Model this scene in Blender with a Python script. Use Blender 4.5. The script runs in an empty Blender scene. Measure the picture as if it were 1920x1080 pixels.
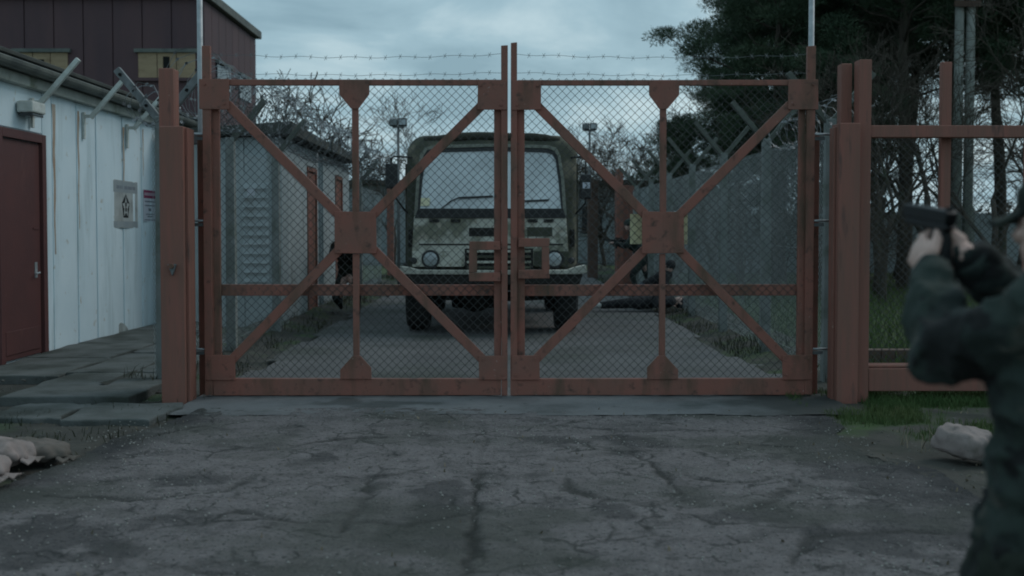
import bpy, bmesh, math, random
import numpy as np
from mathutils import Vector, Matrix, Quaternion

R = math.radians
SC = bpy.context.scene
COL = SC.collection
rng = np.random.default_rng(7)
random.seed(7)

# ------------------------------------------------------------------ camera, sky, sun, exposure
cam_d = bpy.data.cameras.new('camera')
cam = bpy.data.objects.new('camera', cam_d)
COL.objects.link(cam)
SC.camera = cam
cam.location = (0, 0, 1.5)
cam.rotation_euler = (R(90 - 2.0), 0, R(-0.33))
cam_d.sensor_width = 36
cam_d.lens = 39.375
cam_d.shift_y = -36.7 / 1920
cam_d.clip_start = 0.1
cam_d.clip_end = 3000
cam_d.dof.use_dof = True
cam_d.dof.focus_distance = 10.5
cam_d.dof.aperture_fstop = 2.2

SUN_EL, SUN_AZ = R(46), R(62)           # azimuth clockwise from +Y: behind cloud, ahead of the camera on the right
w = bpy.data.worlds.new('World')
SC.world = w
w.use_nodes = True
nt = w.node_tree
nt.nodes.clear()
def N(tree, t, **kw):
    n = tree.nodes.new(t)
    for k, v in kw.items():
        if k.startswith('i_'):
            n.inputs[k[2:].replace('_', ' ')].default_value = v
        else:
            setattr(n, k, v)
    return n
L = nt.links.new
sky = N(nt, 'ShaderNodeTexSky', sky_type='NISHITA', sun_disc=False)
sky.sun_elevation = SUN_EL
sky.sun_rotation = SUN_AZ
sky.air_density = 1.6
sky.dust_density = 3.0
tc = N(nt, 'ShaderNodeTexCoord')
sep = N(nt, 'ShaderNodeSeparateXYZ')
L(tc.outputs['Generated'], sep.inputs[0])
# cloud sheet: direction projected on a flat layer overhead
addz = N(nt, 'ShaderNodeMath', operation='MAXIMUM'); addz.inputs[1].default_value = 0.0
L(sep.outputs['Z'], addz.inputs[0])
addz2 = N(nt, 'ShaderNodeMath', operation='ADD'); addz2.inputs[1].default_value = 0.22
L(addz.outputs[0], addz2.inputs[0])
dx = N(nt, 'ShaderNodeMath', operation='DIVIDE'); L(sep.outputs['X'], dx.inputs[0]); L(addz2.outputs[0], dx.inputs[1])
dy = N(nt, 'ShaderNodeMath', operation='DIVIDE'); L(sep.outputs['Y'], dy.inputs[0]); L(addz2.outputs[0], dy.inputs[1])
cmb = N(nt, 'ShaderNodeCombineXYZ'); L(dx.outputs[0], cmb.inputs[0]); L(dy.outputs[0], cmb.inputs[1])
n1 = N(nt, 'ShaderNodeTexNoise'); n1.inputs['Scale'].default_value = 1.9; n1.inputs['Detail'].default_value = 7; n1.inputs['Roughness'].default_value = 0.55
n1.inputs['Distortion'].default_value = 0.35
L(cmb.outputs[0], n1.inputs['Vector'])
cr = N(nt, 'ShaderNodeValToRGB')
e = cr.color_ramp.elements
e[0].position = 0.36; e[0].color = (2.5, 4.05, 4.95, 1)
e[1].position = 0.64; e[1].color = (5.6, 7.3, 8.0, 1)
m_ = cr.color_ramp.elements.new(0.5); m_.color = (3.5, 5.3, 6.25, 1)
L(n1.outputs['Fac'], cr.inputs[0])
mx = N(nt, 'ShaderNodeMix', data_type='RGBA')
mx.inputs[0].default_value = 0.88
L(sky.outputs[0], mx.inputs[6]); L(cr.outputs[0], mx.inputs[7])
bg = N(nt, 'ShaderNodeBackground'); bg.inputs['Strength'].default_value = 0.1
L(mx.outputs[2], bg.inputs['Color'])
wo = N(nt, 'ShaderNodeOutputWorld')
L(bg.outputs[0], wo.inputs['Surface'])

sun_d = bpy.data.lights.new('sun', 'SUN')
sun_d.energy = 0.7
sun_d.angle = R(30)
sun_d.color = (1.0, 0.97, 0.93)
sun = bpy.data.objects.new('sun', sun_d)
COL.objects.link(sun)
sdir = Vector((math.sin(SUN_AZ) * math.cos(SUN_EL), math.cos(SUN_AZ) * math.cos(SUN_EL), math.sin(SUN_EL)))
sun.rotation_euler = sdir.to_track_quat('Z', 'Y').to_euler()
sun.location = (12, 8, 20)

SC.view_settings.view_transform = 'Standard'
SC.view_settings.look = 'None'
SC.view_settings.gamma = 1
SC.view_settings.exposure = -0.05
SC.view_settings.use_curve_mapping = False
SC.render.engine = 'CYCLES'
SC.cycles.use_denoising = True
SC.cycles.max_bounces = 6
SC.cycles.transparent_max_bounces = 12
SC.cycles.filter_width = 1.9

# ------------------------------------------------------------------ materials
M = {}
def mat(name, base, base2=None, rough=0.7, scale=4.0, detail=6, bump=0.15, bscale=None, stretch=(1, 1, 1), metallic=0.0,
        lo=0.35, hi=0.65, spec=0.35, stain=None, stain_scale=2.0, stain_lo=0.55, stain_hi=0.7, stain_stretch=(1, 1, 1),
        stain2=None, stain2_scale=9.0, stain2_lo=0.62, stain2_hi=0.68, bdist=0.01, coords='Object', attr=None, attr_col=None, world_pos=False, stain3=None, stain3_scale=30.0, stain3_lo=.55, stain3_hi=.65, cracks=None, crack_col=(.02, .02, .02)):
    m = bpy.data.materials.new(name)
    m.use_nodes = True
    t = m.node_tree
    b = t.nodes['Principled BSDF']
    b.inputs['Roughness'].default_value = rough
    b.inputs['Metallic'].default_value = metallic
    b.inputs['Specular IOR Level'].default_value = spec
    if world_pos:
        g = N(t, 'ShaderNodeNewGeometry'); src = g.outputs['Position']
    else:
        c = N(t, 'ShaderNodeTexCoord'); src = c.outputs[coords]
    def noise(sc, st, det=detail, ro=0.6):
        mp = N(t, 'ShaderNodeMapping'); mp.inputs['Scale'].default_value = st
        t.links.new(src, mp.inputs['Vector'])
        n = N(t, 'ShaderNodeTexNoise'); n.inputs['Scale'].default_value = sc; n.inputs['Detail'].default_value = det; n.inputs['Roughness'].default_value = ro
        t.links.new(mp.outputs[0], n.inputs['Vector'])
        return n.outputs['Fac']
    def ramp(fac, a, z):
        r = N(t, 'ShaderNodeMapRange'); r.inputs['From Min'].default_value = a; r.inputs['From Max'].default_value = z
        t.links.new(fac, r.inputs['Value']); return r.outputs[0]
    def mixc(fac, A, B):
        x = N(t, 'ShaderNodeMix', data_type='RGBA')
        t.links.new(fac, x.inputs[0])
        for k, v in ((6, A), (7, B)):
            if isinstance(v, tuple): x.inputs[k].default_value = (*v[:3], 1)
            else: t.links.new(v, x.inputs[k])
        return x.outputs[2]
    col = base
    if base2 is not None:
        col = mixc(ramp(noise(scale, stretch), lo, hi), base, base2)
    if stain is not None:
        col = mixc(ramp(noise(stain_scale, stain_stretch), stain_lo, stain_hi), col, stain)
    if stain2 is not None:
        col = mixc(ramp(noise(stain2_scale, (1, 1, 1), 3), stain2_lo, stain2_hi), col, stain2)
    if stain3 is not None:
        col = mixc(ramp(noise(stain3_scale, (1, 1, 1), 4), stain3_lo, stain3_hi), col, stain3)
    for cs, cw, clo in (cracks or ()):
        nz = N(t, 'ShaderNodeTexNoise'); nz.inputs['Scale'].default_value = cs * 1.7; nz.inputs['Detail'].default_value = 6
        t.links.new(src, nz.inputs['Vector'])
        va = N(t, 'ShaderNodeVectorMath', operation='SCALE'); va.inputs['Scale'].default_value = .55 / cs; t.links.new(nz.outputs['Color'], va.inputs[0])
        vb = N(t, 'ShaderNodeVectorMath', operation='ADD'); t.links.new(src, vb.inputs[0]); t.links.new(va.outputs[0], vb.inputs[1])
        vo = N(t, 'ShaderNodeTexVoronoi', feature='DISTANCE_TO_EDGE'); vo.inputs['Scale'].default_value = cs; t.links.new(vb.outputs[0], vo.inputs['Vector'])
        mk = ramp(vo.outputs['Distance'], cw, 0.0); pm = ramp(noise(cs * .8, (1, 1, 1), 3), clo, clo + .12)
        mu = N(t, 'ShaderNodeMath', operation='MULTIPLY'); t.links.new(mk, mu.inputs[0]); t.links.new(pm, mu.inputs[1])
        col = mixc(mu.outputs[0], col, crack_col)
    if attr:
        for nm, ac in zip(attr, attr_col):
            a = N(t, 'ShaderNodeAttribute', attribute_name=nm)
            col = mixc(a.outputs['Fac'], col, ac)
    if isinstance(col, tuple): b.inputs['Base Color'].default_value = (*col[:3], 1)
    else: t.links.new(col, b.inputs['Base Color'])
    if bump:
        bp = N(t, 'ShaderNodeBump'); bp.inputs['Strength'].default_value = bump; bp.inputs['Distance'].default_value = bdist
        t.links.new(noise(bscale or scale * 6, stretch), bp.inputs['Height'])
        t.links.new(bp.outputs[0], b.inputs['Normal'])
    M[name] = m
    return m

mat('red_oxide', (0.222, 0.110, 0.084), (0.288, 0.112, 0.084), rough=0.62, scale=2.6, bump=0.25, bscale=45, stain=(0.115, 0.076, 0.052), stain_scale=5, stain_lo=0.50, stain_hi=0.70, stain_stretch=(1, 1, 0.25),
    stain2=(0.36, 0.27, 0.24), stain2_scale=30, stain2_lo=0.70, stain2_hi=0.76, stain3=(.095, .058, .046), stain3_scale=11, stain3_lo=.57, stain3_hi=.72, spec=.25, world_pos=True)
mat('red_timber', (0.212, 0.108, 0.082), (0.28, 0.113, 0.086), rough=0.75, scale=3.0, stretch=(4, 4, 0.35), bump=0.5, bscale=9, stain=(0.125, 0.072, 0.06), stain_scale=6, stain_lo=0.6, stain_hi=0.72, stain_stretch=(2, 2, .3),
    stain2=(0.38, 0.27, 0.22), stain2_scale=26, stain2_lo=0.72, stain2_hi=0.8, world_pos=True)
mat('red_door', (0.115, 0.045, 0.042), (0.092, 0.039, 0.038), rough=0.55, scale=2, bump=0.15, bscale=30, stain=(0.20, 0.09, 0.07), stain_scale=4, stain_lo=.6, stain_hi=.8, stain_stretch=(1, 1, .3), world_pos=True)
mat('hut_white', (0.62, 0.735, 0.785), (0.69, 0.795, 0.84), rough=0.55, scale=1.3, bump=0.06, bscale=5, stain=(0.45, 0.55, 0.575), stain_scale=1.6, stain_lo=0.52, stain_hi=0.75, stain_stretch=(2.5, 2.5, .35),
    stain2=(0.46, 0.44, 0.38), stain2_scale=5, stain2_lo=.64, stain2_hi=.74, world_pos=True)
mat('rust_run', (0.33, 0.20, 0.12), (0.44, 0.40, 0.35), rough=0.8, scale=6, stretch=(3, 3, .5), bump=0.1, world_pos=True)
mat('dirt_splash', (0.20, 0.215, 0.19), (0.38, 0.43, 0.43), rough=0.9, scale=5, bump=0.1, world_pos=True)
mat('hut_trim', (0.40, 0.42, 0.39), (0.30, 0.32, 0.29), rough=0.7, scale=5, bump=0.2, stain=(0.16, 0.18, 0.13), stain_scale=3, world_pos=True)
mat('gutter_grey', (0.085, 0.095, 0.09), (0.16, 0.17, 0.15), rough=0.7, scale=3, bump=0.2, world_pos=True)
mat('roof_felt', (0.045, 0.048, 0.045), (0.075, 0.08, 0.07), rough=0.9, scale=4, bump=0.3, world_pos=True)
mat('arm_white', (0.62, 0.64, 0.61), (0.48, 0.50, 0.46), rough=0.6, scale=12, bump=0.2, world_pos=True)
mat('galv', (0.42, 0.44, 0.45), (0.30, 0.32, 0.33), rough=0.5, scale=14, bump=0.1, metallic=0.45, world_pos=True)
mat('galv_dark', (0.20, 0.21, 0.215), (0.13, 0.14, 0.14), rough=0.6, scale=14, bump=0.1, metallic=0.3, world_pos=True)
mat('mesh_wire', (0.06, 0.066, 0.068), (0.10, 0.105, 0.105), rough=0.6, scale=6, bump=0, metallic=0.4, world_pos=True)
mat('fence_wire', (0.42, 0.46, 0.47), (0.30, 0.335, 0.335), rough=0.65, scale=2, bump=0, metallic=0.2, world_pos=True)
mat('razor_wire', (0.24, 0.25, 0.26), (0.12, 0.12, 0.12), rough=0.45, scale=5, bump=0, metallic=0.6, world_pos=True)
mat('concrete', (0.27, 0.28, 0.26), (0.19, 0.20, 0.18), rough=0.9, scale=4, bump=0.4, bscale=40, stain=(0.10, 0.115, 0.085), stain_scale=3, stain_lo=.55, stain_hi=.75, world_pos=True)
mat('concrete_pale', (0.22, 0.235, 0.225), (0.15, 0.16, 0.15), rough=0.85, scale=2.5, bump=0.45, bscale=50, stain=(0.08, 0.09, 0.07), stain_scale=1.7, stain_lo=.55, stain_hi=.72, stain2=(.05, .055, .05), stain2_scale=7, stain2_lo=.66, stain2_hi=.76, world_pos=True)
mat('shed_panel', (0.41, 0.46, 0.475), (0.33, 0.38, 0.39), rough=0.75, scale=1.5, bump=0.2, bscale=20, stain=(0.17, 0.17, 0.15), stain_scale=2, stain_lo=.55, stain_hi=.75, stain_stretch=(2, 2, .4), world_pos=True)
mat('maroon', (0.105, 0.058, 0.062), (0.082, 0.048, 0.055), rough=0.7, scale=.8, bump=0.1, stretch=(2, 2, .3), world_pos=True)
mat('plywood', (0.30, 0.215, 0.135), (0.37, 0.27, 0.17), rough=0.8, scale=2, stretch=(1, 1, 5), bump=0.1, stain=(.22, .15, .09), stain_scale=2.5, world_pos=True)
mat('black_hole', (0.008, 0.008, 0.008), rough=0.9, bump=0)
mat('hall_pale', (0.30, 0.33, 0.34), (0.25, 0.28, 0.29), rough=0.8, scale=.6, bump=0.1, world_pos=True)
mat('bark', (0.045, 0.037, 0.03), (0.085, 0.07, 0.055), rough=0.95, scale=5, stretch=(3, 3, .6), bump=0.8, bscale=14, stain=(.05, .06, .04), stain_scale=2, world_pos=True)
mat('pine_needle', (0.032, 0.056, 0.034), (0.070, 0.098, 0.056), rough=0.7, scale=0.9, bump=0, lo=.3, hi=.7, spec=.2, world_pos=True)
mat('grass_blade', (0.05, 0.095, 0.030), (0.095, 0.12, 0.045), rough=0.75, scale=1.2, bump=0, spec=.2, world_pos=True, stain=(.17, .15, .08), stain_scale=4, stain_lo=.62, stain_hi=.72)
mat('weed', (0.026, 0.034, 0.018), (0.055, 0.052, 0.034), rough=0.85, scale=2, bump=0, spec=.15, world_pos=True)
mat('grass_ground', (0.045, 0.075, 0.028), (0.075, 0.095, 0.042), rough=0.95, scale=1.0, bump=0.5, bscale=30, bdist=.03, stain=(.07, .06, .04), stain_scale=.5, stain_lo=.55, stain_hi=.7, world_pos=True)
mat('mud', (0.040, 0.038, 0.033), (0.066, 0.062, 0.052), rough=0.9, scale=2.5, bump=0.6, bscale=22, bdist=.02, stain=(.028, .032, .024), stain_scale=1.4, stain_lo=.5, stain_hi=.65,
    stain2=(.11, .105, .09), stain2_scale=30, stain2_lo=.68, stain2_hi=.74, attr=('green',), attr_col=((0.045, 0.08, 0.025),), world_pos=True)
mat('asphalt', (0.160, 0.145, 0.145), (0.230, 0.212, 0.211), rough=0.88, scale=7, lo=.3, hi=.7, detail=10, bump=1.0, bscale=55, bdist=.03, stain=(0.092, 0.087, 0.086), stain_scale=2.3, stain_lo=.52, stain_hi=.70,
    stain2=(.30, .30, .285), stain2_scale=75, stain2_lo=.63, stain2_hi=.72, attr=('damp', 'moss', 'crack'), attr_col=((.040, .041, .042), (.075, .080, .068), (.040, .041, .038)), world_pos=True, spec=.15, stain3=(.075, .074, .074), stain3_scale=34, stain3_lo=.54, stain3_hi=.66, cracks=((1.9, .035, .47), (5.5, .06, .50)), crack_col=(.050, .051, .049))
mat('drive', (0.082, 0.080, 0.080), (0.118, 0.115, 0.113), rough=0.85, scale=.9, bump=0.5, bscale=40, stain=(.05, .055, .045), stain_scale=.6, stain_lo=.5, stain_hi=.7, stain2=(.2, .2, .19), stain2_scale=25, stain2_lo=.7, stain2_hi=.76, world_pos=True)
mat('stone', (0.20, 0.20, 0.185), (0.40, 0.39, 0.36), rough=0.85, scale=3, bump=0.2, world_pos=True)
mat('sacking', (0.29, 0.235, 0.22), (0.225, 0.185, 0.17), rough=0.95, scale=5, bump=0.6, bscale=90, bdist=.004, stain=(.13, .11, .095), stain_scale=6, stain_lo=.50, stain_hi=.68, world_pos=True)
mat('sacking_dark', (0.15, 0.125, 0.11), (0.10, 0.088, 0.075), rough=0.95, scale=5, bump=0.6, bscale=90, bdist=.004, world_pos=True)
mat('sign_face', (0.42, 0.44, 0.43), (0.34, 0.37, 0.37), rough=0.6, scale=6, bump=0, stain=(.25, .26, .25), stain_scale=3, stain_lo=.5, stain_hi=.7, world_pos=True)
mat('sign_band', (0.24, 0.28, 0.30), (0.30, 0.33, 0.34), rough=0.6, scale=5, bump=0, world_pos=True)
mat('print_black', (0.012, 0.014, 0.014), rough=0.6, bump=0)
mat('print_grey', (0.17, 0.19, 0.22), rough=0.6, bump=0)
mat('print_magenta', (0.24, 0.028, 0.085), rough=0.6, bump=0)
mat('print_pink', (0.42, 0.30, 0.36), rough=0.6, bump=0)
mat('notice_white', (0.52, 0.54, 0.60), rough=0.6, bump=0)
mat('cream_board', (0.66, 0.60, 0.36), (0.56, 0.52, 0.34), rough=0.7, scale=6, bump=0)
mat('steel', (0.5, 0.5, 0.5), rough=0.35, metallic=0.8, bump=0)
mat('black_plastic', (0.018, 0.019, 0.02), (0.028, 0.028, 0.028), rough=0.5, scale=8, bump=0.1)
mat('rubber', (0.016, 0.016, 0.016), (0.030, 0.029, 0.027), rough=0.85, scale=5, bump=0.2)
mat('under_black', (0.014, 0.014, 0.013), (0.025, 0.023, 0.02), rough=0.85, scale=5, bump=0.1)
mat('truck_tan', (0.56, 0.55, 0.48), (0.46, 0.45, 0.39), rough=0.75, scale=3, bump=0.12, bscale=25, stain=(0.185, 0.185, 0.14), stain_scale=2.1, stain_lo=.47, stain_hi=.55, stain2=(.36, .33, .27), stain2_scale=9, stain2_lo=.58, stain2_hi=.7)
mat('truck_pale', (0.50, 0.485, 0.42), (0.28, 0.275, 0.235), rough=0.75, scale=5, bump=0.1)
mat('truck_green', (0.052, 0.056, 0.040), (0.085, 0.084, 0.060), rough=0.8, scale=2.2, bump=0.25, bscale=14, lo=.45, hi=.55, stain=(.15, .135, .10), stain_scale=2.2, stain_lo=.52, stain_hi=.60)
mat('canvas', (0.048, 0.046, 0.034), (0.036, 0.036, 0.028), rough=0.9, scale=3, bump=0.5, bscale=8, bdist=.02)
mat('lens_glass', (0.30, 0.33, 0.34), rough=0.12, bump=0, spec=.8)
mat('sticker', (0.66, 0.62, 0.42), rough=0.6, bump=0)
mat('skin', (0.60, 0.41, 0.35), (0.52, 0.33, 0.275), rough=0.5, scale=9, bump=0.1, bscale=60)
mat('hair_dark', (0.02, 0.016, 0.013), rough=0.8, bump=0.4, bscale=60)
mat('gunmetal', (0.012, 0.013, 0.014), rough=0.4, bump=0, metallic=.4)
mat('camo', (0.030, 0.042, 0.036), (0.021, 0.028, 0.026), rough=0.9, scale=7, bump=0.4, bscale=35, bdist=.006, lo=.48, hi=.52, stain=(.062, .064, .054), stain_scale=8, stain_lo=.60, stain_hi=.64, stain_stretch=(1, 1, 2.2),
    stain2=(.012, .013, .013), stain2_scale=6, stain2_lo=.57, stain2_hi=.60)
mat('camo_dark', (0.022, 0.028, 0.021), (0.014, 0.017, 0.015), rough=0.9, scale=7, bump=0.4, bscale=35, lo=.48, hi=.52)
mat('cloth_dark', (0.017, 0.018, 0.021), (0.026, 0.027, 0.030), rough=0.9, scale=6, bump=0.3)
mat('denim', (0.045, 0.065, 0.095), (0.065, 0.085, 0.115), rough=0.9, scale=8, bump=0.3)
mat('shoe_white', (0.55, 0.55, 0.53), rough=0.7, bump=0)
mat('plank_brown', (0.085, 0.055, 0.045), (0.12, 0.078, 0.06), rough=0.85, scale=3, stretch=(.4, 3, 3), bump=.4, world_pos=True)
mat('leaf_litter', (0.12, 0.095, 0.065), (0.22, 0.19, 0.14), rough=0.9, scale=3, bump=0, world_pos=True)
mat('window_dark', (0.03, 0.035, 0.04), rough=0.15, bump=0, spec=.6)

def glass_mat(name):
    m = bpy.data.materials.new(name); m.use_nodes = True; t = m.node_tree
    b = t.nodes['Principled BSDF']; out = t.nodes['Material Output']
    c = N(t, 'ShaderNodeTexCoord'); n = N(t, 'ShaderNodeTexNoise'); n.inputs['Scale'].default_value = 2.2; n.inputs['Detail'].default_value = 5
    t.links.new(c.outputs['Object'], n.inputs['Vector'])
    r = N(t, 'ShaderNodeMapRange'); r.inputs['From Min'].default_value = .3; r.inputs['From Max'].default_value = .7; r.inputs['To Min'].default_value = .62; r.inputs['To Max'].default_value = .93
    t.links.new(n.outputs['Fac'], r.inputs['Value'])
    b.inputs['Base Color'].default_value = (.62, .66, .67, 1)      # dust film, painted paler to stand in for sky reflected in the pane
    b.inputs['Roughness'].default_value = .06
    b.inputs['IOR'].default_value = 2.0
    b.inputs['Specular IOR Level'].default_value = .9
    tr = N(t, 'ShaderNodeBsdfTransparent'); mxs = N(t, 'ShaderNodeMixShader')
    t.links.new(r.outputs[0], mxs.inputs[0]); t.links.new(tr.outputs[0], mxs.inputs[1]); t.links.new(b.outputs[0], mxs.inputs[2])
    t.links.new(mxs.outputs[0], out.inputs['Surface'])
    M[name] = m
glass_mat('windscreen_glass')
mat('verge_stone', (0.07, 0.068, 0.06), (0.16, 0.155, 0.14), rough=.9, scale=2.5, bump=.2, world_pos=True)
mat('arm_concrete', (0.12, 0.13, 0.115), (0.085, 0.095, 0.08), rough=0.9, scale=5, bump=0.4, bscale=40, world_pos=True)
mat('frame_paint', (0.22, 0.225, 0.19), (0.13, 0.135, 0.11), rough=.75, scale=6, bump=.1)
mat('post_concrete', (0.235, 0.25, 0.245), (0.17, 0.185, 0.175), rough=0.9, scale=4, bump=0.4, bscale=40, stain=(0.11, 0.125, 0.10), stain_scale=3, stain_lo=.52, stain_hi=.72, world_pos=True)
mat('paving', (0.125, 0.132, 0.128), (0.085, 0.092, 0.086), rough=0.85, scale=3, bump=0.6, bscale=40, bdist=.015, stain=(0.042, 0.047, 0.04), stain_scale=1.6, stain_lo=.46, stain_hi=.66, stain2=(.17, .175, .17), stain2_scale=30, stain2_lo=.66, stain2_hi=.74, world_pos=True)
mat('threshold', (0.175, 0.178, 0.18), (0.135, 0.136, 0.138), rough=0.85, scale=2.5, bump=0.5, bscale=40, bdist=.012, stain=(0.075, 0.08, 0.078), stain_scale=1.5, stain_lo=.52, stain_hi=.70, stain2=(.06, .064, .06), stain2_scale=8, stain2_lo=.63, stain2_hi=.75, attr=('damp',), attr_col=((.045, .048, .045),), world_pos=True)

# ------------------------------------------------------------------ helpers
WL = {}                                     # world location of every unrotated object we build
def tag(o, label=None, cat=None, group=None, kind=None):
    if label: o['label'] = label
    if cat: o['category'] = cat
    if group: o['group'] = group
    if kind: o['kind'] = kind
    return o
def empty(name, loc, label=None, cat=None, group=None, kind=None):
    o = bpy.data.objects.new(name, None)
    o.empty_display_size = .2
    COL.objects.link(o); o.location = loc; WL[o] = Vector(loc)
    return tag(o, label, cat, group, kind)
def link_mesh(name, me, material, parent=None, loc=None, smooth=False):
    o = bpy.data.objects.new(name, me)
    COL.objects.link(o)
    if material: 
        me.materials.clear(); me.materials.append(M[material])
    c = Vector(loc) if loc is not None else Vector((0, 0, 0))
    WL[o] = c
    if parent is not None:
        o.parent = parent; o.location = c - WL[parent]
    else: o.location = c
    if smooth:
        me.polygons.foreach_set('use_smooth', [True] * len(me.polygons))
    return o
class MB:
    def __init__(s): s.v = []; s.f = []
    def add(s, vs, fs):
        k = len(s.v); s.v.extend([tuple(p) for p in vs]); s.f.extend([tuple(i + k for i in f) for f in fs]); return s
    def box(s, x0, x1, y0, y1, z0, z1, rot=None):
        c = Vector(((x0 + x1) / 2, (y0 + y1) / 2, (z0 + z1) / 2)); vs = []
        for x in (x0, x1):
            for y in (y0, y1):
                for z in (z0, z1):
                    p = Vector((x, y, z))
                    if rot: p = c + rot @ (p - c)
                    vs.append(p)
        return s.add(vs, [(0, 1, 3, 2), (4, 6, 7, 5), (0, 4, 5, 1), (2, 3, 7, 6), (0, 2, 6, 4), (1, 5, 7, 3)])
    def beam(s, p0, p1, w_, d_, up=(0, 1, 0)):      # rectangular bar; w_ across, d_ along 'up'
        p0 = Vector(p0); p1 = Vector(p1); t = (p1 - p0).normalized(); u = Vector(up)
        u = (u - t * u.dot(t)).normalized(); a = t.cross(u)
        vs = []
        for p in (p0, p1):
            for sa, su in ((-1, -1), (1, -1), (1, 1), (-1, 1)):
                vs.append(p + a * sa * w_ / 2 + u * su * d_ / 2)
        return s.add(vs, [(3, 2, 1, 0), (4, 5, 6, 7), (0, 1, 5, 4), (1, 2, 6, 5), (2, 3, 7, 6), (3, 0, 4, 7)])
    def prism(s, poly, y0, y1, axis='y'):           # polygon in XZ (or YZ with axis 'x') extruded
        n = len(poly); vs = []
        for yy in (y0, y1):
            for a, b in poly:
                vs.append((a, yy, b) if axis == 'y' else ((yy, a, b) if axis == 'x' else (a, b, yy)))
        return s.add(vs, [tuple(range(n)), tuple(range(2 * n - 1, n - 1, -1))] + [(i, i + n, (i + 1) % n + n, (i + 1) % n) for i in range(n)])
    def tube(s, pts, r, n=8, cap=True):
        pts = [Vector(p) for p in pts]; m = len(pts)
        rs = r if isinstance(r, (list, tuple)) else [r] * m
        t0 = (pts[1] - pts[0]).normalized()
        a = t0.orthogonal().normalized(); vs = []; 
        for i, p in enumerate(pts):
            t = (pts[min(i + 1, m - 1)] - pts[max(i - 1, 0)])
            if t.length < 1e-9: t = t0
            t.normalize(); a = (a - t * a.dot(t))
            if a.length < 1e-6: a = t.orthogonal()
            a.normalize(); b = t.cross(a)
            for k in range(n):
                q = 2 * math.pi * k / n
                vs.append(p + (a * math.cos(q) + b * math.sin(q)) * rs[i])
        fs = [(i * n + k, i * n + (k + 1) % n, (i + 1) * n + (k + 1) % n, (i + 1) * n + k) for i in range(m - 1) for k in range(n)]
        if cap: fs += [tuple(range(n - 1, -1, -1)), tuple(range((m - 1) * n, m * n))]
        return s.add(vs, fs)
    def ell(s, c, rx, ry, rz, rot=None, nu=14, nv=9):
        c = Vector(c); vs = [c + ((rot @ Vector((0, 0, -rz))) if rot else Vector((0, 0, -rz)))]
        for j in range(1, nv):
            ph = -math.pi / 2 + math.pi * j / nv
            for i in range(nu):
                th = 2 * math.pi * i / nu
                q = Vector((rx * math.cos(ph) * math.cos(th), ry * math.cos(ph) * math.sin(th), rz * math.sin(ph)))
                vs.append(c + (rot @ q if rot else q))
        vs.append(c + ((rot @ Vector((0, 0, rz))) if rot else Vector((0, 0, rz))))
        fs = [(0, 1 + (i + 1) % nu, 1 + i) for i in range(nu)]
        for j in range(nv - 2):
            for i in range(nu):
                a = 1 + j * nu + i; b = 1 + j * nu + (i + 1) % nu
                fs.append((a, b, b + nu, a + nu))
        top = len(vs) - 1; k = 1 + (nv - 2) * nu
        fs += [(k + i, k + (i + 1) % nu, top) for i in range(nu)]
        return s.add(vs, fs)
    def caps(s, chain):                             # chain of (point, radius): spheres joined by cones, for remeshing
        for p, r in chain: s.ell(p, r, r, r, nu=10, nv=7)
        for (p, r), (q, t) in zip(chain[:-1], chain[1:]):
            if (Vector(q) - Vector(p)).length > 1e-4: s.tube([p, q], [r, t], 10)
        return s
    def mesh(s, name, c=Vector((0, 0, 0))):
        me = bpy.data.meshes.new(name)
        me.from_pydata([(x - c[0], y - c[1], z - c[2]) for x, y, z in s.v], [], s.f)
        bm = bmesh.new(); bm.from_mesh(me); bmesh.ops.recalc_face_normals(bm, faces=bm.faces); bm.to_mesh(me); bm.free()
        return me
    def build(s, name, material, parent=None, bevel=0, smooth=False, label=None, cat=None, group=None, kind=None, center=True, segs=2):
        a = np.array(s.v); c = Vector(((a[:, 0].min() + a[:, 0].max()) / 2, (a[:, 1].min() + a[:, 1].max()) / 2, a[:, 2].min())) if center else Vector((0, 0, 0))
        o = link_mesh(name, s.mesh(name, c), material, parent, c, smooth)
        if bevel:
            b = o.modifiers.new('bevel', 'BEVEL'); b.width = bevel; b.segments = segs; b.limit_method = 'ANGLE'; b.harden_normals = False
        return tag(o, label, cat, group, kind)
def copy_tree(o, parent=None):
    c = o.copy(); COL.objects.link(c); c.parent = parent
    WL[c] = WL[o]
    for ch in list(o.children): copy_tree(ch, c)
    return c
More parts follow.
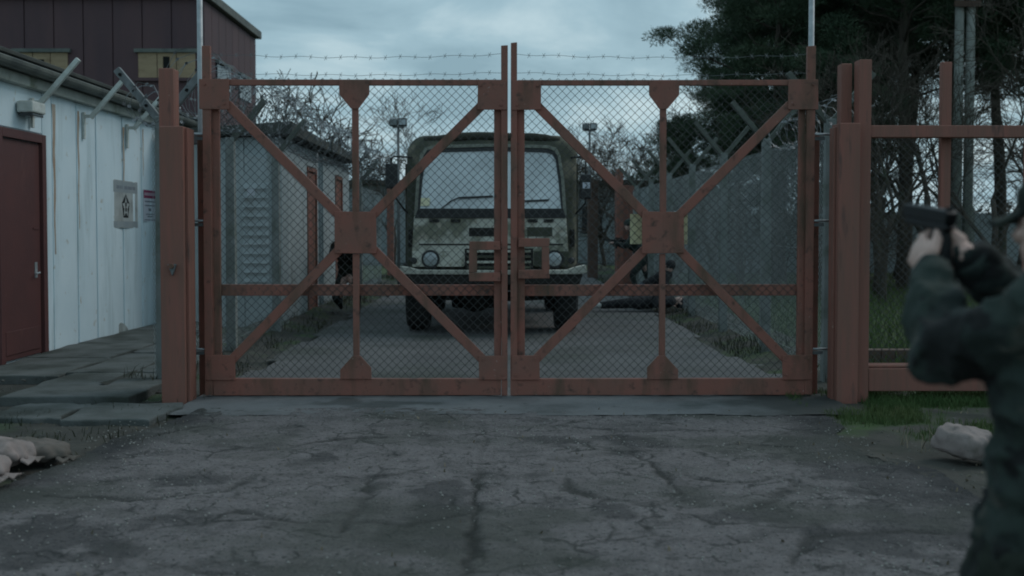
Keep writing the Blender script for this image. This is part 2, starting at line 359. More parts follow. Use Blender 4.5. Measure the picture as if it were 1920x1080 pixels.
def solid(name, mb, material, parent, voxel, smooth=4, disp=0, dsize=.12, label=None):
    """overlapping closed shapes -> one continuous skin"""
    a = np.array(mb.v); c = Vector((a[:, 0].mean(), a[:, 1].mean(), a[:, 2].min()))
    tmp = bpy.data.objects.new('tmp', mb.mesh('tmp', c)); COL.objects.link(tmp)
    r = tmp.modifiers.new('r', 'REMESH'); r.mode = 'VOXEL'; r.voxel_size = voxel
    if smooth:
        q = tmp.modifiers.new('s', 'SMOOTH'); q.iterations = smooth; q.factor = .5
    if disp:
        tx = bpy.data.textures.new('folds', 'CLOUDS'); tx.noise_scale = dsize; tx.noise_depth = 2
        d = tmp.modifiers.new('d', 'DISPLACE'); d.texture = tx; d.strength = disp; d.mid_level = .5; d.texture_coords = 'LOCAL'
        tx2 = bpy.data.textures.new('creases', 'MUSGRAVE'); tx2.musgrave_type = 'RIDGED_MULTIFRACTAL'; tx2.noise_scale = dsize * .8
        d2 = tmp.modifiers.new('d2', 'DISPLACE'); d2.texture = tx2; d2.strength = disp * .35; d2.mid_level = .5; d2.texture_coords = 'LOCAL'
        q = tmp.modifiers.new('s2', 'SMOOTH'); q.iterations = 1; q.factor = .4
    dg = bpy.context.evaluated_depsgraph_get()
    me = bpy.data.meshes.new_from_object(tmp.evaluated_get(dg))
    bpy.data.objects.remove(tmp)
    o = link_mesh(name, me, material, parent, c, True)
    if label: o['label'] = label
    return o
# smooth value noise for sculpted ground
def vnoise(x, y, seed=0):
    xi = np.floor(x).astype(np.int64); yi = np.floor(y).astype(np.int64); fx = x - xi; fy = y - yi
    fx = fx * fx * (3 - 2 * fx); fy = fy * fy * (3 - 2 * fy)
    def h(a, b):
        n = (a * 374761393 + b * 668265263 + seed * 974711) & 0x7fffffff
        n = ((n ^ (n >> 13)) * 1274126177) & 0x7fffffff
        return ((n ^ (n >> 16)) & 0xffff) / 65535.0
    return (h(xi, yi) * (1 - fx) + h(xi + 1, yi) * fx) * (1 - fy) + (h(xi, yi + 1) * (1 - fx) + h(xi + 1, yi + 1) * fx) * fy
def fbm(x, y, o=4, seed=0):
    t = 0; a = .5
    for k in range(o):
        t = t + a * vnoise(x * 2 ** k + 17.3 * k, y * 2 ** k - 9.1 * k, seed + k); a *= .5
    return t
def seg_dist(x, y, line):
    d = np.full(x.shape, 1e9)
    for (ax, ay), (bx, by) in zip(line[:-1], line[1:]):
        ux, uy = bx - ax, by - ay; l2 = ux * ux + uy * uy
        t = np.clip(((x - ax) * ux + (y - ay) * uy) / l2, 0, 1)
        d = np.minimum(d, np.hypot(x - ax - t * ux, y - ay - t * uy))
    return d
def grid(name, x0, x1, y0, y1, res, zf, material, keep=None, attrs=None, kind='structure', parent=None):
    nx = max(2, int((x1 - x0) / res) + 1); ny = max(2, int((y1 - y0) / res) + 1)
    X, Y = np.meshgrid(np.linspace(x0, x1, nx), np.linspace(y0, y1, ny))
    Z = zf(X, Y)
    V = np.stack([X.ravel(), Y.ravel(), Z.ravel()], 1)
    I = np.arange(nx * ny).reshape(ny, nx)
    F = np.stack([I[:-1, :-1].ravel(), I[:-1, 1:].ravel(), I[1:, 1:].ravel(), I[1:, :-1].ravel()], 1)
    if keep is not None:
        K = keep(X, Y).ravel()
        F = F[K[F].all(1)]
    me = bpy.data.meshes.new(name)
    me.vertices.add(len(V)); me.vertices.foreach_set('co', V.ravel())
    me.loops.add(F.size); me.loops.foreach_set('vertex_index', F.ravel().astype(np.int32))
    me.polygons.add(len(F)); me.polygons.foreach_set('loop_start', np.arange(0, F.size, 4, dtype=np.int32))
    me.update(calc_edges=True)
    if attrs:
        for nm, fn in attrs.items():
            a = me.attributes.new(nm, 'FLOAT', 'POINT'); a.data.foreach_set('value', np.clip(fn(X, Y), 0, 1).ravel().astype(np.float32))
    o = link_mesh(name, me, material, parent, None, True)
    return tag(o, kind=kind)
def np_mesh(name, V, F, material, parent=None, loc=None, smooth=False):
    V = np.asarray(V, dtype=np.float64); F = np.asarray(F, dtype=np.int32)
    me = bpy.data.meshes.new(name); k = F.shape[1]
    me.vertices.add(len(V)); me.vertices.foreach_set('co', V.ravel())
    me.loops.add(F.size); me.loops.foreach_set('vertex_index', F.ravel())
    me.polygons.add(len(F)); me.polygons.foreach_set('loop_start', np.arange(0, F.size, k, dtype=np.int32))
    me.update(calc_edges=True)
    return link_mesh(name, me, material, parent, loc, smooth)
def chain_link(name, o, u, width, z0, z1, p, r, material, parent=None, skew=None):
    """woven zigzag wires from point o along the unit vector u; diamonds 2p wide"""
    o = np.array(o, float); u = np.array(u, float); n = np.array([-u[1], u[0], 0.0])
    nw = int(width / p); nz = int((z1 - z0) / p)
    K, J = np.meshgrid(np.arange(nw), np.arange(nz + 1), indexing='ij')
    U = K * p + p * ((J + K) % 2) + rng.normal(0, p * .018, K.shape)
    Zz = z0 + J * p + rng.normal(0, p * .012, K.shape)
    D = r * 1.1 * np.where((J + K) % 2 == 0, 1, -1) + .006 * np.sin(U * 2.1 + Zz * 1.3)
    P = o[None, None] + U[..., None] * u + D[..., None] * n
    P[..., 2] = Zz
    off = [u * r * 1.35, n * r, -u * r * 1.35, -n * r]
    V = np.stack([P + q for q in off], 2)           # nw, nz+1, 4, 3
    idx = np.arange(nw * (nz + 1) * 4).reshape(nw, nz + 1, 4)
    F = []
    for k in range(4):
        F.append(np.stack([idx[:, :-1, k], idx[:, :-1, (k + 1) % 4], idx[:, 1:, (k + 1) % 4], idx[:, 1:, k]], -1).reshape(-1, 4))
    V = V.reshape(-1, 3); c = V.mean(0)
    return tag(np_mesh(name, V - c, np.concatenate(F), material, parent, Vector(c)), kind='stuff')
def blades(pts, hmin, hmax, wd, lean=.5, seed=0):
    """grass or weed blades (two triangles each, bent) at points Nx3"""
    g = np.random.default_rng(seed); n = len(pts)
    h = g.uniform(hmin, hmax, n); a = g.uniform(0, 2 * np.pi, n); b = g.uniform(0, 2 * np.pi, n); ln = g.uniform(.1, 1, n) * lean * h
    ux, uy = np.cos(a), np.sin(a); lx, ly = np.cos(b) * ln, np.sin(b) * ln
    w2 = wd * g.uniform(.6, 1.3, n)
    A = pts + np.stack([ux * w2, uy * w2, -0.01 + 0 * h], 1); B = pts - np.stack([ux * w2, uy * w2, 0.01 + 0 * h], 1)
    C = pts + np.stack([lx * .35 + ux * w2 * .7, ly * .35 + uy * w2 * .7, h * .6], 1); D = pts + np.stack([lx * .35 - ux * w2 * .7, ly * .35 - uy * w2 * .7, h * .6], 1)
    T = pts + np.stack([lx, ly, h], 1)
    V = np.stack([A, B, D, C, T], 1).reshape(-1, 3); k = np.arange(n)[:, None] * 5
    F = np.concatenate([k + [0, 1, 2], k + [0, 2, 3], k + [3, 2, 4]])
    return V, F

# ================================================================== SETTING: ground, road, verges
grid('ground', -220, 220, -60, 420, 4.0, lambda X, Y: -0.10 + 0.0 * X, 'grass_ground')

CR = [[(-1.52, 6.85), (-1.26, 6.80), (-0.83, 6.75), (-0.62, 6.92), (-0.49, 7.0)], [(-.8, 6.72), (-.78, 6.36), (-.78, 6.12), (-.81, 5.53)],
      [(-.2, 8.75), (-.15, 7.88), (-.16, 7.0), (-.16, 6.3), (-.17, 5.53), (-.16, 4.85), (-.2, 3.5)],
      [(.12, 7.65), (.56, 7.72), (.83, 7.5), (1.1, 7.68), (1.68, 7.78), (2.0, 7.7)],
      [(.83, 8.2), (.88, 7.33), (1.0, 6.7), (1.0, 6.3), (.81, 6.06), (.54, 6.18)],
      [(1.18, 6.66), (1.49, 6.63), (1.68, 6.77), (1.7, 6.5), (2.1, 6.3)], [(.36, 6.7), (.37, 6.43), (.51, 6.24)],
      [(.39, 5.43), (.66, 5.53), (.98, 5.83), (1.34, 5.94), (1.63, 6.43)],
      [(-2.3, 8.5), (-2.52, 8.18), (-2.8, 7.88), (-3.1, 7.3)],
      [(-1.44, 5.94), (-1.05, 5.68), (-.86, 5.78), (-.5, 5.63), (-.19, 5.89)],
      [(-2.0, 7.4), (-1.7, 7.5), (-1.2, 8.0), (-.9, 8.05)], [(1.3, 5.0), (1.5, 5.4), (2.1, 5.5)], [(-1.9, 5.2), (-1.5, 5.0), (-1.0, 4.7), (-.5, 4.6)],
      [(.3, 4.6), (.8, 4.7), (1.3, 4.5)], [(-2.6, 6.3), (-2.1, 6.2), (-1.6, 6.4), (-1.52, 6.85)], [(.5, 8.5), (.9, 8.3), (1.5, 8.4), (2.1, 8.25)]]
def crack_d(X, Y):
    jx = X + .10 * (fbm(X * 6, Y * 6, 3, 5) - .47); jy = Y + .16 * (fbm(X * 6, Y * 6, 3, 9) - .47)
    d = np.full(X.shape, 1e9)
    for i, c in enumerate(CR):
        d = np.minimum(d, seg_dist(jx, jy, c))
    return d
def crack_a(X, Y):
    wdt = .02 + .07 * np.clip(fbm(X * 2.2, Y * 2.2, 3, 31) - .36, 0, 1) * 2
    return np.clip(1.25 - crack_d(X, Y) / wdt, 0, 1) * np.clip(.35 + 1.6 * (fbm(X * 1.7, Y * 1.7, 2, 77) - .25), 0, 1)
def road_z(X, Y):
    return .02 * (fbm(X * .55, Y * .55, 3, 1) - .47) + .008 * (fbm(X * 5, Y * 5, 3, 2) - .47) + .006 * (vnoise(X * 17, Y * 17, 4) - .5) + .007 * (vnoise(X * 40, Y * 40, 6) - .5) - .012 * crack_a(X, Y)
def road_l(Y): return -2.62 - .22 * np.clip(8.5 - Y, 0, 6) + .22 * (fbm(Y * 1.1, Y * 0 + 3.3, 4, 12) - .47) * 2
def road_r(Y): return 2.62 + .28 * (fbm(Y * .9, Y * 0 + 8.1, 4, 13) - .47) * 2
def blob(X, Y, bx, by, rx, ry, s):
    q = np.hypot((X - bx) / rx, (Y - by) / ry) + 2.4 * (fbm(X * 5, Y * 5, 5, s) - .47)
    return np.clip((1.05 - q) * 2.4, 0, 1)
def damp(X, Y):
    d = 0 * X
    for b in [(2.25, 9.0, .6, .22, 41), (.86, 7.8, .28, .4, 42), (.55, 6.05, .17, .22, 43), (1.35, 5.85, .3, .22, 44), (-.32, 6.2, .22, .5, 45), (2.3, 6.7, .5, 1.2, 46), (-.75, 6.55, .12, .2, 47),
              (-.35, 5.6, .25, .4, 48), (1.9, 5.4, .5, .5, 49), (-1.9, 6.7, .4, .2, 50), (2.2, 7.7, .5, .6, 51), (-1.2, 7.3, .12, .2, 52), (.35, 7.95, .3, .2, 53), (-2.2, 5.4, .6, .5, 54)]:
        d = np.maximum(d, .55 * blob(X, Y, *b))
    ed = np.minimum(road_r(Y) - X, (X - road_l(Y)) * 1.4) + .9 * (fbm(X * 3, Y * 3, 5, 55) - .47)     # mud trodden in from the verges
    d = np.maximum(d, .85 * np.clip(1.05 - ed / .62, 0, 1))
    return d
def moss(X, Y): return .6 * np.clip((fbm(X * 1.3, Y * 1.9, 6, 61) - .50) * 5, 0, 1)
grid('road', -4.2, 3.4, 1.0, 9.35, .019, road_z, 'asphalt', keep=lambda X, Y: (X > road_l(Y)) & (X < road_r(Y)),
     attrs={'crack': crack_a, 'damp': damp, 'moss': moss})
# concrete threshold strip below the gate
def thr_edge(X): return 8.98 + .07 * (fbm(X * 1.4, X * 0 + 1, 4, 21) - .47) * 2
grid('threshold', -2.75, 2.9, 8.7, 10.6, .04, lambda X, Y: .004 + .010 * (fbm(X * 3, Y * 3, 3, 22) - .47) + .006 * (vnoise(X * 14, Y * 14, 3) - .5), 'threshold', keep=lambda X, Y: (Y > thr_edge(X)), attrs={'damp': lambda X, Y: np.maximum(np.clip((X - 1.75 + .8 * (fbm(X * 3, Y * 3, 4, 78) - .47)) * 2.2, 0, 1), .7 * blob(X, Y, -1.2, 9.6, .5, .3, 79))})
# driveway behind the gate
grid('driveway', -3.2, 3.2, 10.55, 60, .12, lambda X, Y: .006 + .03 * (fbm(X * .5, Y * .5, 3, 23) - .47), 'drive',
     keep=lambda X, Y: np.abs(X) < 2.72 + .45 * (fbm(Y * .8, np.sign(X) * 5, 3, 24) - .3))
# verges: earth with weeds
def verge_z(s): return lambda X, Y: -.02 + .075 * (fbm(X * .9, Y * .9, 4, s) - .42) + .03 * (fbm(X * 6, Y * 6, 3, s + 5) - .47)
def green_r(X, Y): return np.clip((fbm(X * 2.5, Y * 2.5, 4, 81) - .35) * 5, 0, 1) * np.clip((Y - 7.9) / .5, 0, 1)
grid('verge_right', 2.25, 12, .5, 10.4, .05, verge_z(101), 'mud', keep=lambda X, Y: (X > road_r(Y) - .16) | (Y > 9.2), attrs={'green': green_r})
grid('verge_left', -12, -2.2, .5, 22, .05, lambda X, Y: verge_z(131)(X, Y) - .05 * np.clip((X - road_l(Y) + .1) / .15, 0, 1), 'mud', keep=lambda X, Y: (X < road_l(Y) + .16) | (Y > 9.2), attrs={'green': lambda X, Y: .6 * np.clip((fbm(X * 2, Y * 2, 4, 85) - .52) * 6, 0, 1)})
grid('verge_inner_left', -3.75, -2.2, 10.3, 45, .07, lambda X, Y: verge_z(151)(X, Y) - .03 + .14 * np.clip((-2.75 - X), 0, 1), 'mud', attrs={'green': lambda X, Y: .5 * np.clip((fbm(X * 2, Y * 2, 4, 86) - .45) * 6, 0, 1)})
grid('verge_inner_right', 2.2, 3.75, 10.4, 45, .07, lambda X, Y: verge_z(171)(X, Y) - .03 + .14 * np.clip((X - 2.75), 0, 1), 'mud', attrs={'green': lambda X, Y: .6 * np.clip((fbm(X * 2, Y * 2, 4, 87) - .42) * 6, 0, 1)})

# worn paving beside the hut: separate slabs
pav = empty('pavement', (-4.3, 11, 0), kind='structure')
slabs = [(-4.33, -3.2, 9.62, 11.2, .03), (-5.36, -4.42, 10.98, 12.5, .03), (-4.38, -3.3, 11.24, 12.9, .035), (-5.38, -4.4, 12.55, 14.1, .035), (-4.36, -3.5, 12.95, 14.6, .045), (-5.38, -4.4, 14.15, 16.0, .03), (-5.36, -4.4, 16.04, 18, .03),
         (-4.1, -3.5, 8.75, 9.5, -.015), (-3.46, -2.72, 8.65, 9.5, -.01)]
for x0, x1, y0, y1, z in slabs:
    pol = []
    for (ax, ay), (bx, by) in zip([(x0, y0), (x1, y0), (x1, y1), (x0, y1)], [(x1, y0), (x1, y1), (x0, y1), (x0, y0)]):
        for k in range(5):
            t = k / 5; pol.append((ax + (bx - ax) * t + random.uniform(-.045, .045), ay + (by - ay) * t + random.uniform(-.045, .045)))
    MB().prism(pol, z - .12, z + .035, axis='z').build('slab', 'paving', pav, bevel=.012)

# grass, weeds, stones (uncountable)
def scatter(n, x0, x1, y0, y1, dens, zf, seed):
    g = np.random.default_rng(seed)
    x = g.uniform(x0, x1, n); y = g.uniform(y0, y1, n)
    k = g.uniform(0, 1, n) < dens(x, y)
    x, y = x[k], y[k]
    return np.stack([x, y, zf(x, y)], 1)
P = scatter(30000, 2.5, 5.4, 7.9, 10.3, lambda x, y: np.clip((fbm(x * 2.5, y * 2.5, 4, 81) - .40) * 5, 0, 1) * np.clip((y - 7.9 - .5 * (x < 2.9)) / .5, 0, 1), verge_z(101), 1)
V, F = blades(P, .02, .09, .0035, .7, 2); tag(np_mesh('verge_grass', V, F, 'grass_blade'), 'short green grass on the verge below the right fence panel', 'grass', kind='stuff')
P = scatter(140000, 3.3, 22, 10.3, 40, lambda x, y: np.clip(14 / y, 0, 1) ** 2, lambda x, y: -.1 + 0 * x, 3)
V, F = blades(P, .08, .24, .007, .8, 4); tag(np_mesh('field_grass', V, F, 'grass_blade'), 'green grass field seen through the right fence panel', 'grass', kind='stuff')
P = np.concatenate([scatter(5000, -3.7, -2.75, 10.6, 34, lambda x, y: np.clip((fbm(x * 1.5, y * 1.5, 4, 91) - .40) * 5, 0, 1), lambda x, y: .0 + .12 * np.clip(-2.75 - x, 0, 1), 5),
                    scatter(6000, 2.7, 3.6, 10.6, 34, lambda x, y: np.clip((fbm(x * 1.5, y * 1.5, 4, 92) - .40) * 5, 0, 1), lambda x, y: .0 + .12 * np.clip(x - 2.75, 0, 1), 6)])
V, F = blades(P, .02, .13, .005, 1.2, 7); tag(np_mesh('fence_weeds', V, F, 'weed'), 'dark ragged weeds along both fence feet behind the gate', 'weeds', kind='stuff')
P = scatter(9000, -6.5, -2.4, 5.5, 13.2, lambda x, y: np.clip((fbm(x * 1.8, y * 1.8, 4, 93) - .52) * 4, 0, 1), verge_z(131), 8)
V, F = blades(P, .015, .09, .004, .9, 9); tag(np_mesh('verge_weeds', V, F, 'weed'), 'sparse weeds between the paving slabs by the hut', 'weeds', kind='stuff')
# loose stones and chips
def stones(name, P, rmin, rmax, material, seed, label, cat):
    g = np.random.default_rng(seed); n = len(P)
    base = np.array([(1, 0, 0), (-1, 0, 0), (0, 1, 0), (0, -1, 0), (0, 0, 1), (0, 0, -1)], float)
    fs = np.array([(0, 2, 4), (2, 1, 4), (1, 3, 4), (3, 0, 4), (2, 0, 5), (1, 2, 5), (3, 1, 5), (0, 3, 5)])
    r = g.uniform(rmin, rmax, n) * g.uniform(.5, 1, n)
    V = base[None] * r[:, None, None] * g.uniform(.6, 1.3, (n, 6, 1)) * np.array([1, 1, .6])
    a = g.uniform(0, 6.28, n); c, s = np.cos(a), np.sin(a)
    V = np.stack([V[..., 0] * c[:, None] - V[..., 1] * s[:, None], V[..., 0] * s[:, None] + V[..., 1] * c[:, None], V[..., 2]], -1) + P[:, None]
    F = (fs[None] + (np.arange(n) * 6)[:, None, None]).reshape(-1, 3)
    return tag(np_mesh(name, V.reshape(-1, 3), F, material), label, cat, kind='stuff')
P = scatter(7000, -3.0, 2.6, 4.2, 9, lambda x, y: np.clip((fbm(x * 1.1, y * 1.1, 4, 95) - .30) * 2.2, 0, 1), lambda x, y: road_z(x, y) + .003, 10)
stones('loose_chippings', P, .004, .012, 'stone', 11, 'pale stone chippings scattered over the cracked road', 'stones')
P = np.concatenate([scatter(2200, -6, -2.6, 5, 13, lambda x, y: .7 + 0 * x, lambda x, y: verge_z(131)(x, y) + .05 * (y > 9.6), 12), scatter(900, 2.4, 4.6, 4.5, 9.5, lambda x, y: .7 + 0 * x, verge_z(101), 13)])
stones('verge_stones', P, .005, .020, 'verge_stone', 14, 'small stones in the dark mud at the road edges', 'stones')
P = np.concatenate([scatter(150, -3, 2.6, 4.2, 9.3, lambda x, y: .5 + 0 * x, lambda x, y: road_z(x, y) + .006, 15), scatter(300, -5.4, -2.6, 7, 11, lambda x, y: .7 + 0 * x, verge_z(131), 16), scatter(300, 2.5, 4.5, 5, 9.6, lambda x, y: .7 + 0 * x, verge_z(101), 17)])
V, F = blades(P, .01, .022, .008, 2.2, 18); tag(np_mesh('leaf_litter', V, F, 'leaf_litter'), 'dry leaf scraps scattered over road and verges', 'leaves', kind='stuff')
# straggly straw stalks behind the right sandbag
P = scatter(60, 2.75, 3.35, 7.45, 7.95, lambda x, y: .6 + 0 * x, verge_z(101), 19)
V, F = blades(P, .06, .2, .004, 1.0, 20); tag(np_mesh('straw_stalks', V, F, 'leaf_litter'), 'dry pale stalks sticking up behind the right sandbag', 'stalks', kind='stuff')

# ================================================================== THE GATE (drawn to scale: 210 drawing units to the metre)
def gx(p): return (p - 948) / 210
def gz(p): return 1.5 - (p - 430) / 210
GY = 10.0
def gbox(x0, x1, y0, y1, d0, d1): return MB().box(gx(x0), gx(x1), GY + d0, GY + d1, gz(y1), gz(y0))
def gate_leaf(side, label):
    """side -1: left leaf (outer edge at 383), +1: right leaf; px() mirrors the drawing"""
    root = empty('gate_leaf', (gx(668 if side < 0 else 1243), GY, .08), label, 'gate', 'pair of red steel gates across the drive')
    def px(p): return p if side < 0 else 1910 - p
    def part(name, poly, d0, d1, bev=.004, m='red_oxide'):
        q = [(gx(px(a)) + random.uniform(-.0035, .0035), gz(b) + random.uniform(-.0035, .0035)) for a, b in poly]
        return MB().prism(q, GY + d0, GY + d1).build(name, m, root, bevel=bev)
    def rect(name, a, b, c, d, d0, d1, bev=.004, m='red_oxide'): return part(name, [(a, c), (b, c), (b, d), (a, d)], d0, d1, bev, m)
    # frame
    rect('outer_stile', 383, 398, 88, 742, .0, .05)
    rect('outer_flange', 398, 411, 152, 712, .05, .09)
    rect('inner_stile', 940, 952, 87 if side < 0 else 82, 743, .0, .05)
    rect('inner_flange', 926, 940, 154, 712, .045, .09)
    rect('top_rail', 398, 940, 151, 161, .006, .05)
    rect('bottom_rail', 398, 940, 711, 743, .004, .07)
    # plates: front faces stand a little proud of the bars
    rect('corner_plate', 378, 434, 150, 207, -.012, .0)
    rect('corner_plate', 896, 951, 153, 207, -.012, .0)
    rect('corner_plate', 384, 441, 666, 713, -.012, .0)
    rect('corner_plate', 898, 951, 667, 713, -.012, .0)
    rect('centre_plate', 628, 706, 397, 475, -.018, .002)
    part('gusset_plate', [(638, 152), (694, 152), (694, 179), (674, 206), (660, 206), (638, 179)], -.012, .0)
    part('gusset_plate', [(637, 712), (637, 694), (661, 667), (676, 667), (696, 690), (696, 712)], -.012, .0)
    # vertical middle bar, diagonals
    rect('middle_bar', 661, 673, 163, 397, .004, .045); rect('middle_bar', 661, 673, 476, 710, .004, .045)
    for (a, b), (c, d) in (((428, 196), (636, 404)), ((902, 200), (700, 402)), ((432, 676), (636, 468)), ((906, 676), (700, 468))):
        MB().beam((gx(px(a)), GY + .022, gz(b)), (gx(px(c)), GY + .022, gz(d)), .082, .036).build('diagonal_brace', 'red_oxide', root, bevel=.004)
    for a, b in ((388, 160), (424, 196), (902, 162), (940, 198), (392, 674), (432, 704), (906, 674), (942, 704), (636, 405), (698, 405), (636, 467), (698, 467)):
        MB().tube([(gx(px(a)), GY - .024, gz(b)), (gx(px(a)), GY - .008, gz(b))], .011, 6).build('bolt', 'red_oxide', root)
    rect('rear_rail', 405, 932, 535, 556, .10, .15)
    # ring for the padlock, standing off the inner stile
    dy = 0 if side < 0 else -5
    for nm, (a, b, c, d) in (('lock_ring_bar', (880, 938, 452, 468)), ('lock_ring_bar', (880, 938, 511, 527)), ('lock_ring_bar', (880, 894, 468, 511))):
        rect(nm, a, b, c + dy, d + dy, -.035, .02)
    # mesh
    x0, x1 = (gx(402), gx(936)) if side < 0 else (gx(px(936)), gx(px(402)))
    chain_link('chain_link_mesh', (x0, GY + .096, 0), (1, 0, 0), x1 - x0, gz(720), gz(145), .0385, .0022, 'mesh_wire', root)
    # barbed strands and hinges
    for zz, sg in ((103, .03), (137, .025)):
        mb = MB(); a, b = sorted((gx(px(390)), gx(px(946)))); pts = []
        for i in range(41):
            t = i / 40; pts.append((a + (b - a) * t, GY + .024, gz(zz) - sg * 4 * t * (1 - t) + .006 * math.sin(t * 37 + zz)))
        mb.tube(pts, .0022, 4)
        for i in range(2, 40, 2):
            p = Vector(pts[i]); 
            mb.tube([p + Vector((-.012, 0, -.022)), p + Vector((.012, 0, .022))], .002, 3); mb.tube([p + Vector((-.012, .015, .02)), p + Vector((.012, -.015, -.02))], .002, 3)
        mb.build('barbed_strand', 'galv_dark', root)
    for zz in (252, 414, 656):
        p = Vector((gx(px(372)), GY + .03, gz(zz)))
        h = MB().tube([(gx(px(392)), GY + .03, gz(zz)), (gx(px(352)), GY + .03, gz(zz))], .011, 8).build('hinge_pin', 'galv', root, smooth=True)
        MB().box(p.x - .05, p.x + .05, GY + .045, GY + .075, p.z - .05, p.z - .02).build('hinge_plate', 'galv_dark', h)
    return root
gate_leaf(-1, 'left leaf of the red steel gate, nearer the white hut')
gate_leaf(1, 'right leaf of the red steel gate, with the cream board behind its centre plate')
cb = MB().box(gx(1184), gx(1293), GY + .105, GY + .112, gz(458), gz(401)).build('notice_board', 'cream_board', None, bevel=.002, label='cream board fixed behind the centre plate of the right gate leaf', cat='sign')

# gate posts
def post(name, x0, x1, ytop, ybot, y0, y1, label, group, m='red_timber', bev=.008):
    return MB().box(gx(x0), gx(x1), y0, y1, -.1, gz(ytop)).build(name, m, None, bevel=bev, label=label, cat='post', group=group)
lp = empty('gate_post', (-3.0, 9.75, -.02), 'thick red timber gate post at the left leaf, with a bolt head', 'post', 'gate posts')
MB().box(-2.975, -2.77, 9.66, 9.92, -.1, 2.385).build('shaft', 'red_timber', lp, bevel=.008)
MB().box(-2.77, -2.745, 9.72, 9.92, .0, 2.375).build('side_board', 'red_timber', lp, bevel=.004)
bh = MB().prism([(-2.905, 1.20), (-2.83, 1.20), (-2.845, 1.15), (-2.865, 1.10), (-2.885, 1.15)], 9.63, 9.66).build('bolt_plate', 'galv_dark', lp, bevel=.004)
MB().tube([(-2.868, 9.60, 1.185), (-2.868, 9.64, 1.185)], .022, 10).build('bolt_head', 'red_oxide', bh)
MB().box(-3.06, -2.93, 9.94, 10.12, -.1, 2.92).build('backing_post', 'red_timber', None, bevel=.008, label='tall narrow red post behind the thick left gate post', cat='post', group='gate posts')
MB().box(-2.78, -2.66, 10.14, 10.25, -.1, 2.36).build('hinge_post', 'red_oxide', None, bevel=.005, label='dark red steel hinge post recessed beside the left leaf', cat='post', group='gate posts')
rp = empty('gate_post', (2.98, 9.8, -.02), 'thick red timber gate post at the right leaf', 'post', 'gate posts')
MB().box(2.885, 3.07, 9.70, 9.92, -.1, 2.42).build('shaft', 'red_timber', rp, bevel=.008)
MB().box(2.865, 2.885, 9.78, 9.92, .0, 2.39).build('side_board', 'red_timber', rp, bevel=.004)
MB().box(2.98, 3.075, 9.97, 10.10, -.1, 2.97).build('backing_post', 'red_timber', None, bevel=.008, label='tall red post behind the thick right gate post', cat='post', group='gate posts')
MB().box(2.72, 2.84, 10.14, 10.25, -.1, 2.36).build('hinge_post', 'red_oxide', None, bevel=.005, label='dark red steel hinge post recessed beside the right leaf', cat='post', group='gate posts')
for x, yy, zt, lb in ((-2.795, 10.33, 4.6, 'tall thin galvanised pole left of the gate'), (2.815, 10.36, 4.6, 'tall thin galvanised pole right of the gate')):
    t = empty('steel_pole', (x, yy, 0), lb, 'pole', 'galvanised poles beside the gate')
    MB().tube([(x, yy, -.1), (x, yy, zt)], .026, 12).build('shaft', 'galv', t, smooth=True)
    MB().box(x - .1, x + .09, yy - .05, yy + .05, 2.28, 2.36).build('clamp', 'galv_dark', t, bevel=.006)
    MB().box(x - .05, x + .17, yy - .055, yy - .045, 2.37, 2.385).build('clamp_plate', 'galv', t, bevel=.002)

# fence panel right of the gate
fp = empty('mesh_fence', (4.0, 9.85, 0), 'red framed chain link panel right of the gate', 'fence')
def fbox(name, x0, x1, y0, y1, z0, z1, m='red_timber', b=.006): return MB().box(x0, x1, y0, y1, z0, z1).build(name, m, fp, bevel=b)
fbox('post', 3.085, 3.195, 9.80, 9.95, -.1, 2.98)
fbox('top_rail', 3.197, 7.3, 9.82, 9.93, 2.305, 2.41)
fbox('bottom_rail', 3.197, 7.3, 9.80, 9.92, .075, .275)
fbox('sill', 3.197, 7.3, 9.84, 10.02, .278, .30)
for x in (3.86, 4.62, 5.4, 6.2, 7.0):
    fbox('upright', x, x + .09, 9.935, 10.0, .302, 2.98 if abs(x - 3.86) < .01 else 2.4)
chain_link('chain_link_mesh', (3.15, 10.03, 0), (1, 0, 0), 4.1, .25, 2.38, .034, .0026, 'mesh_wire', fp)

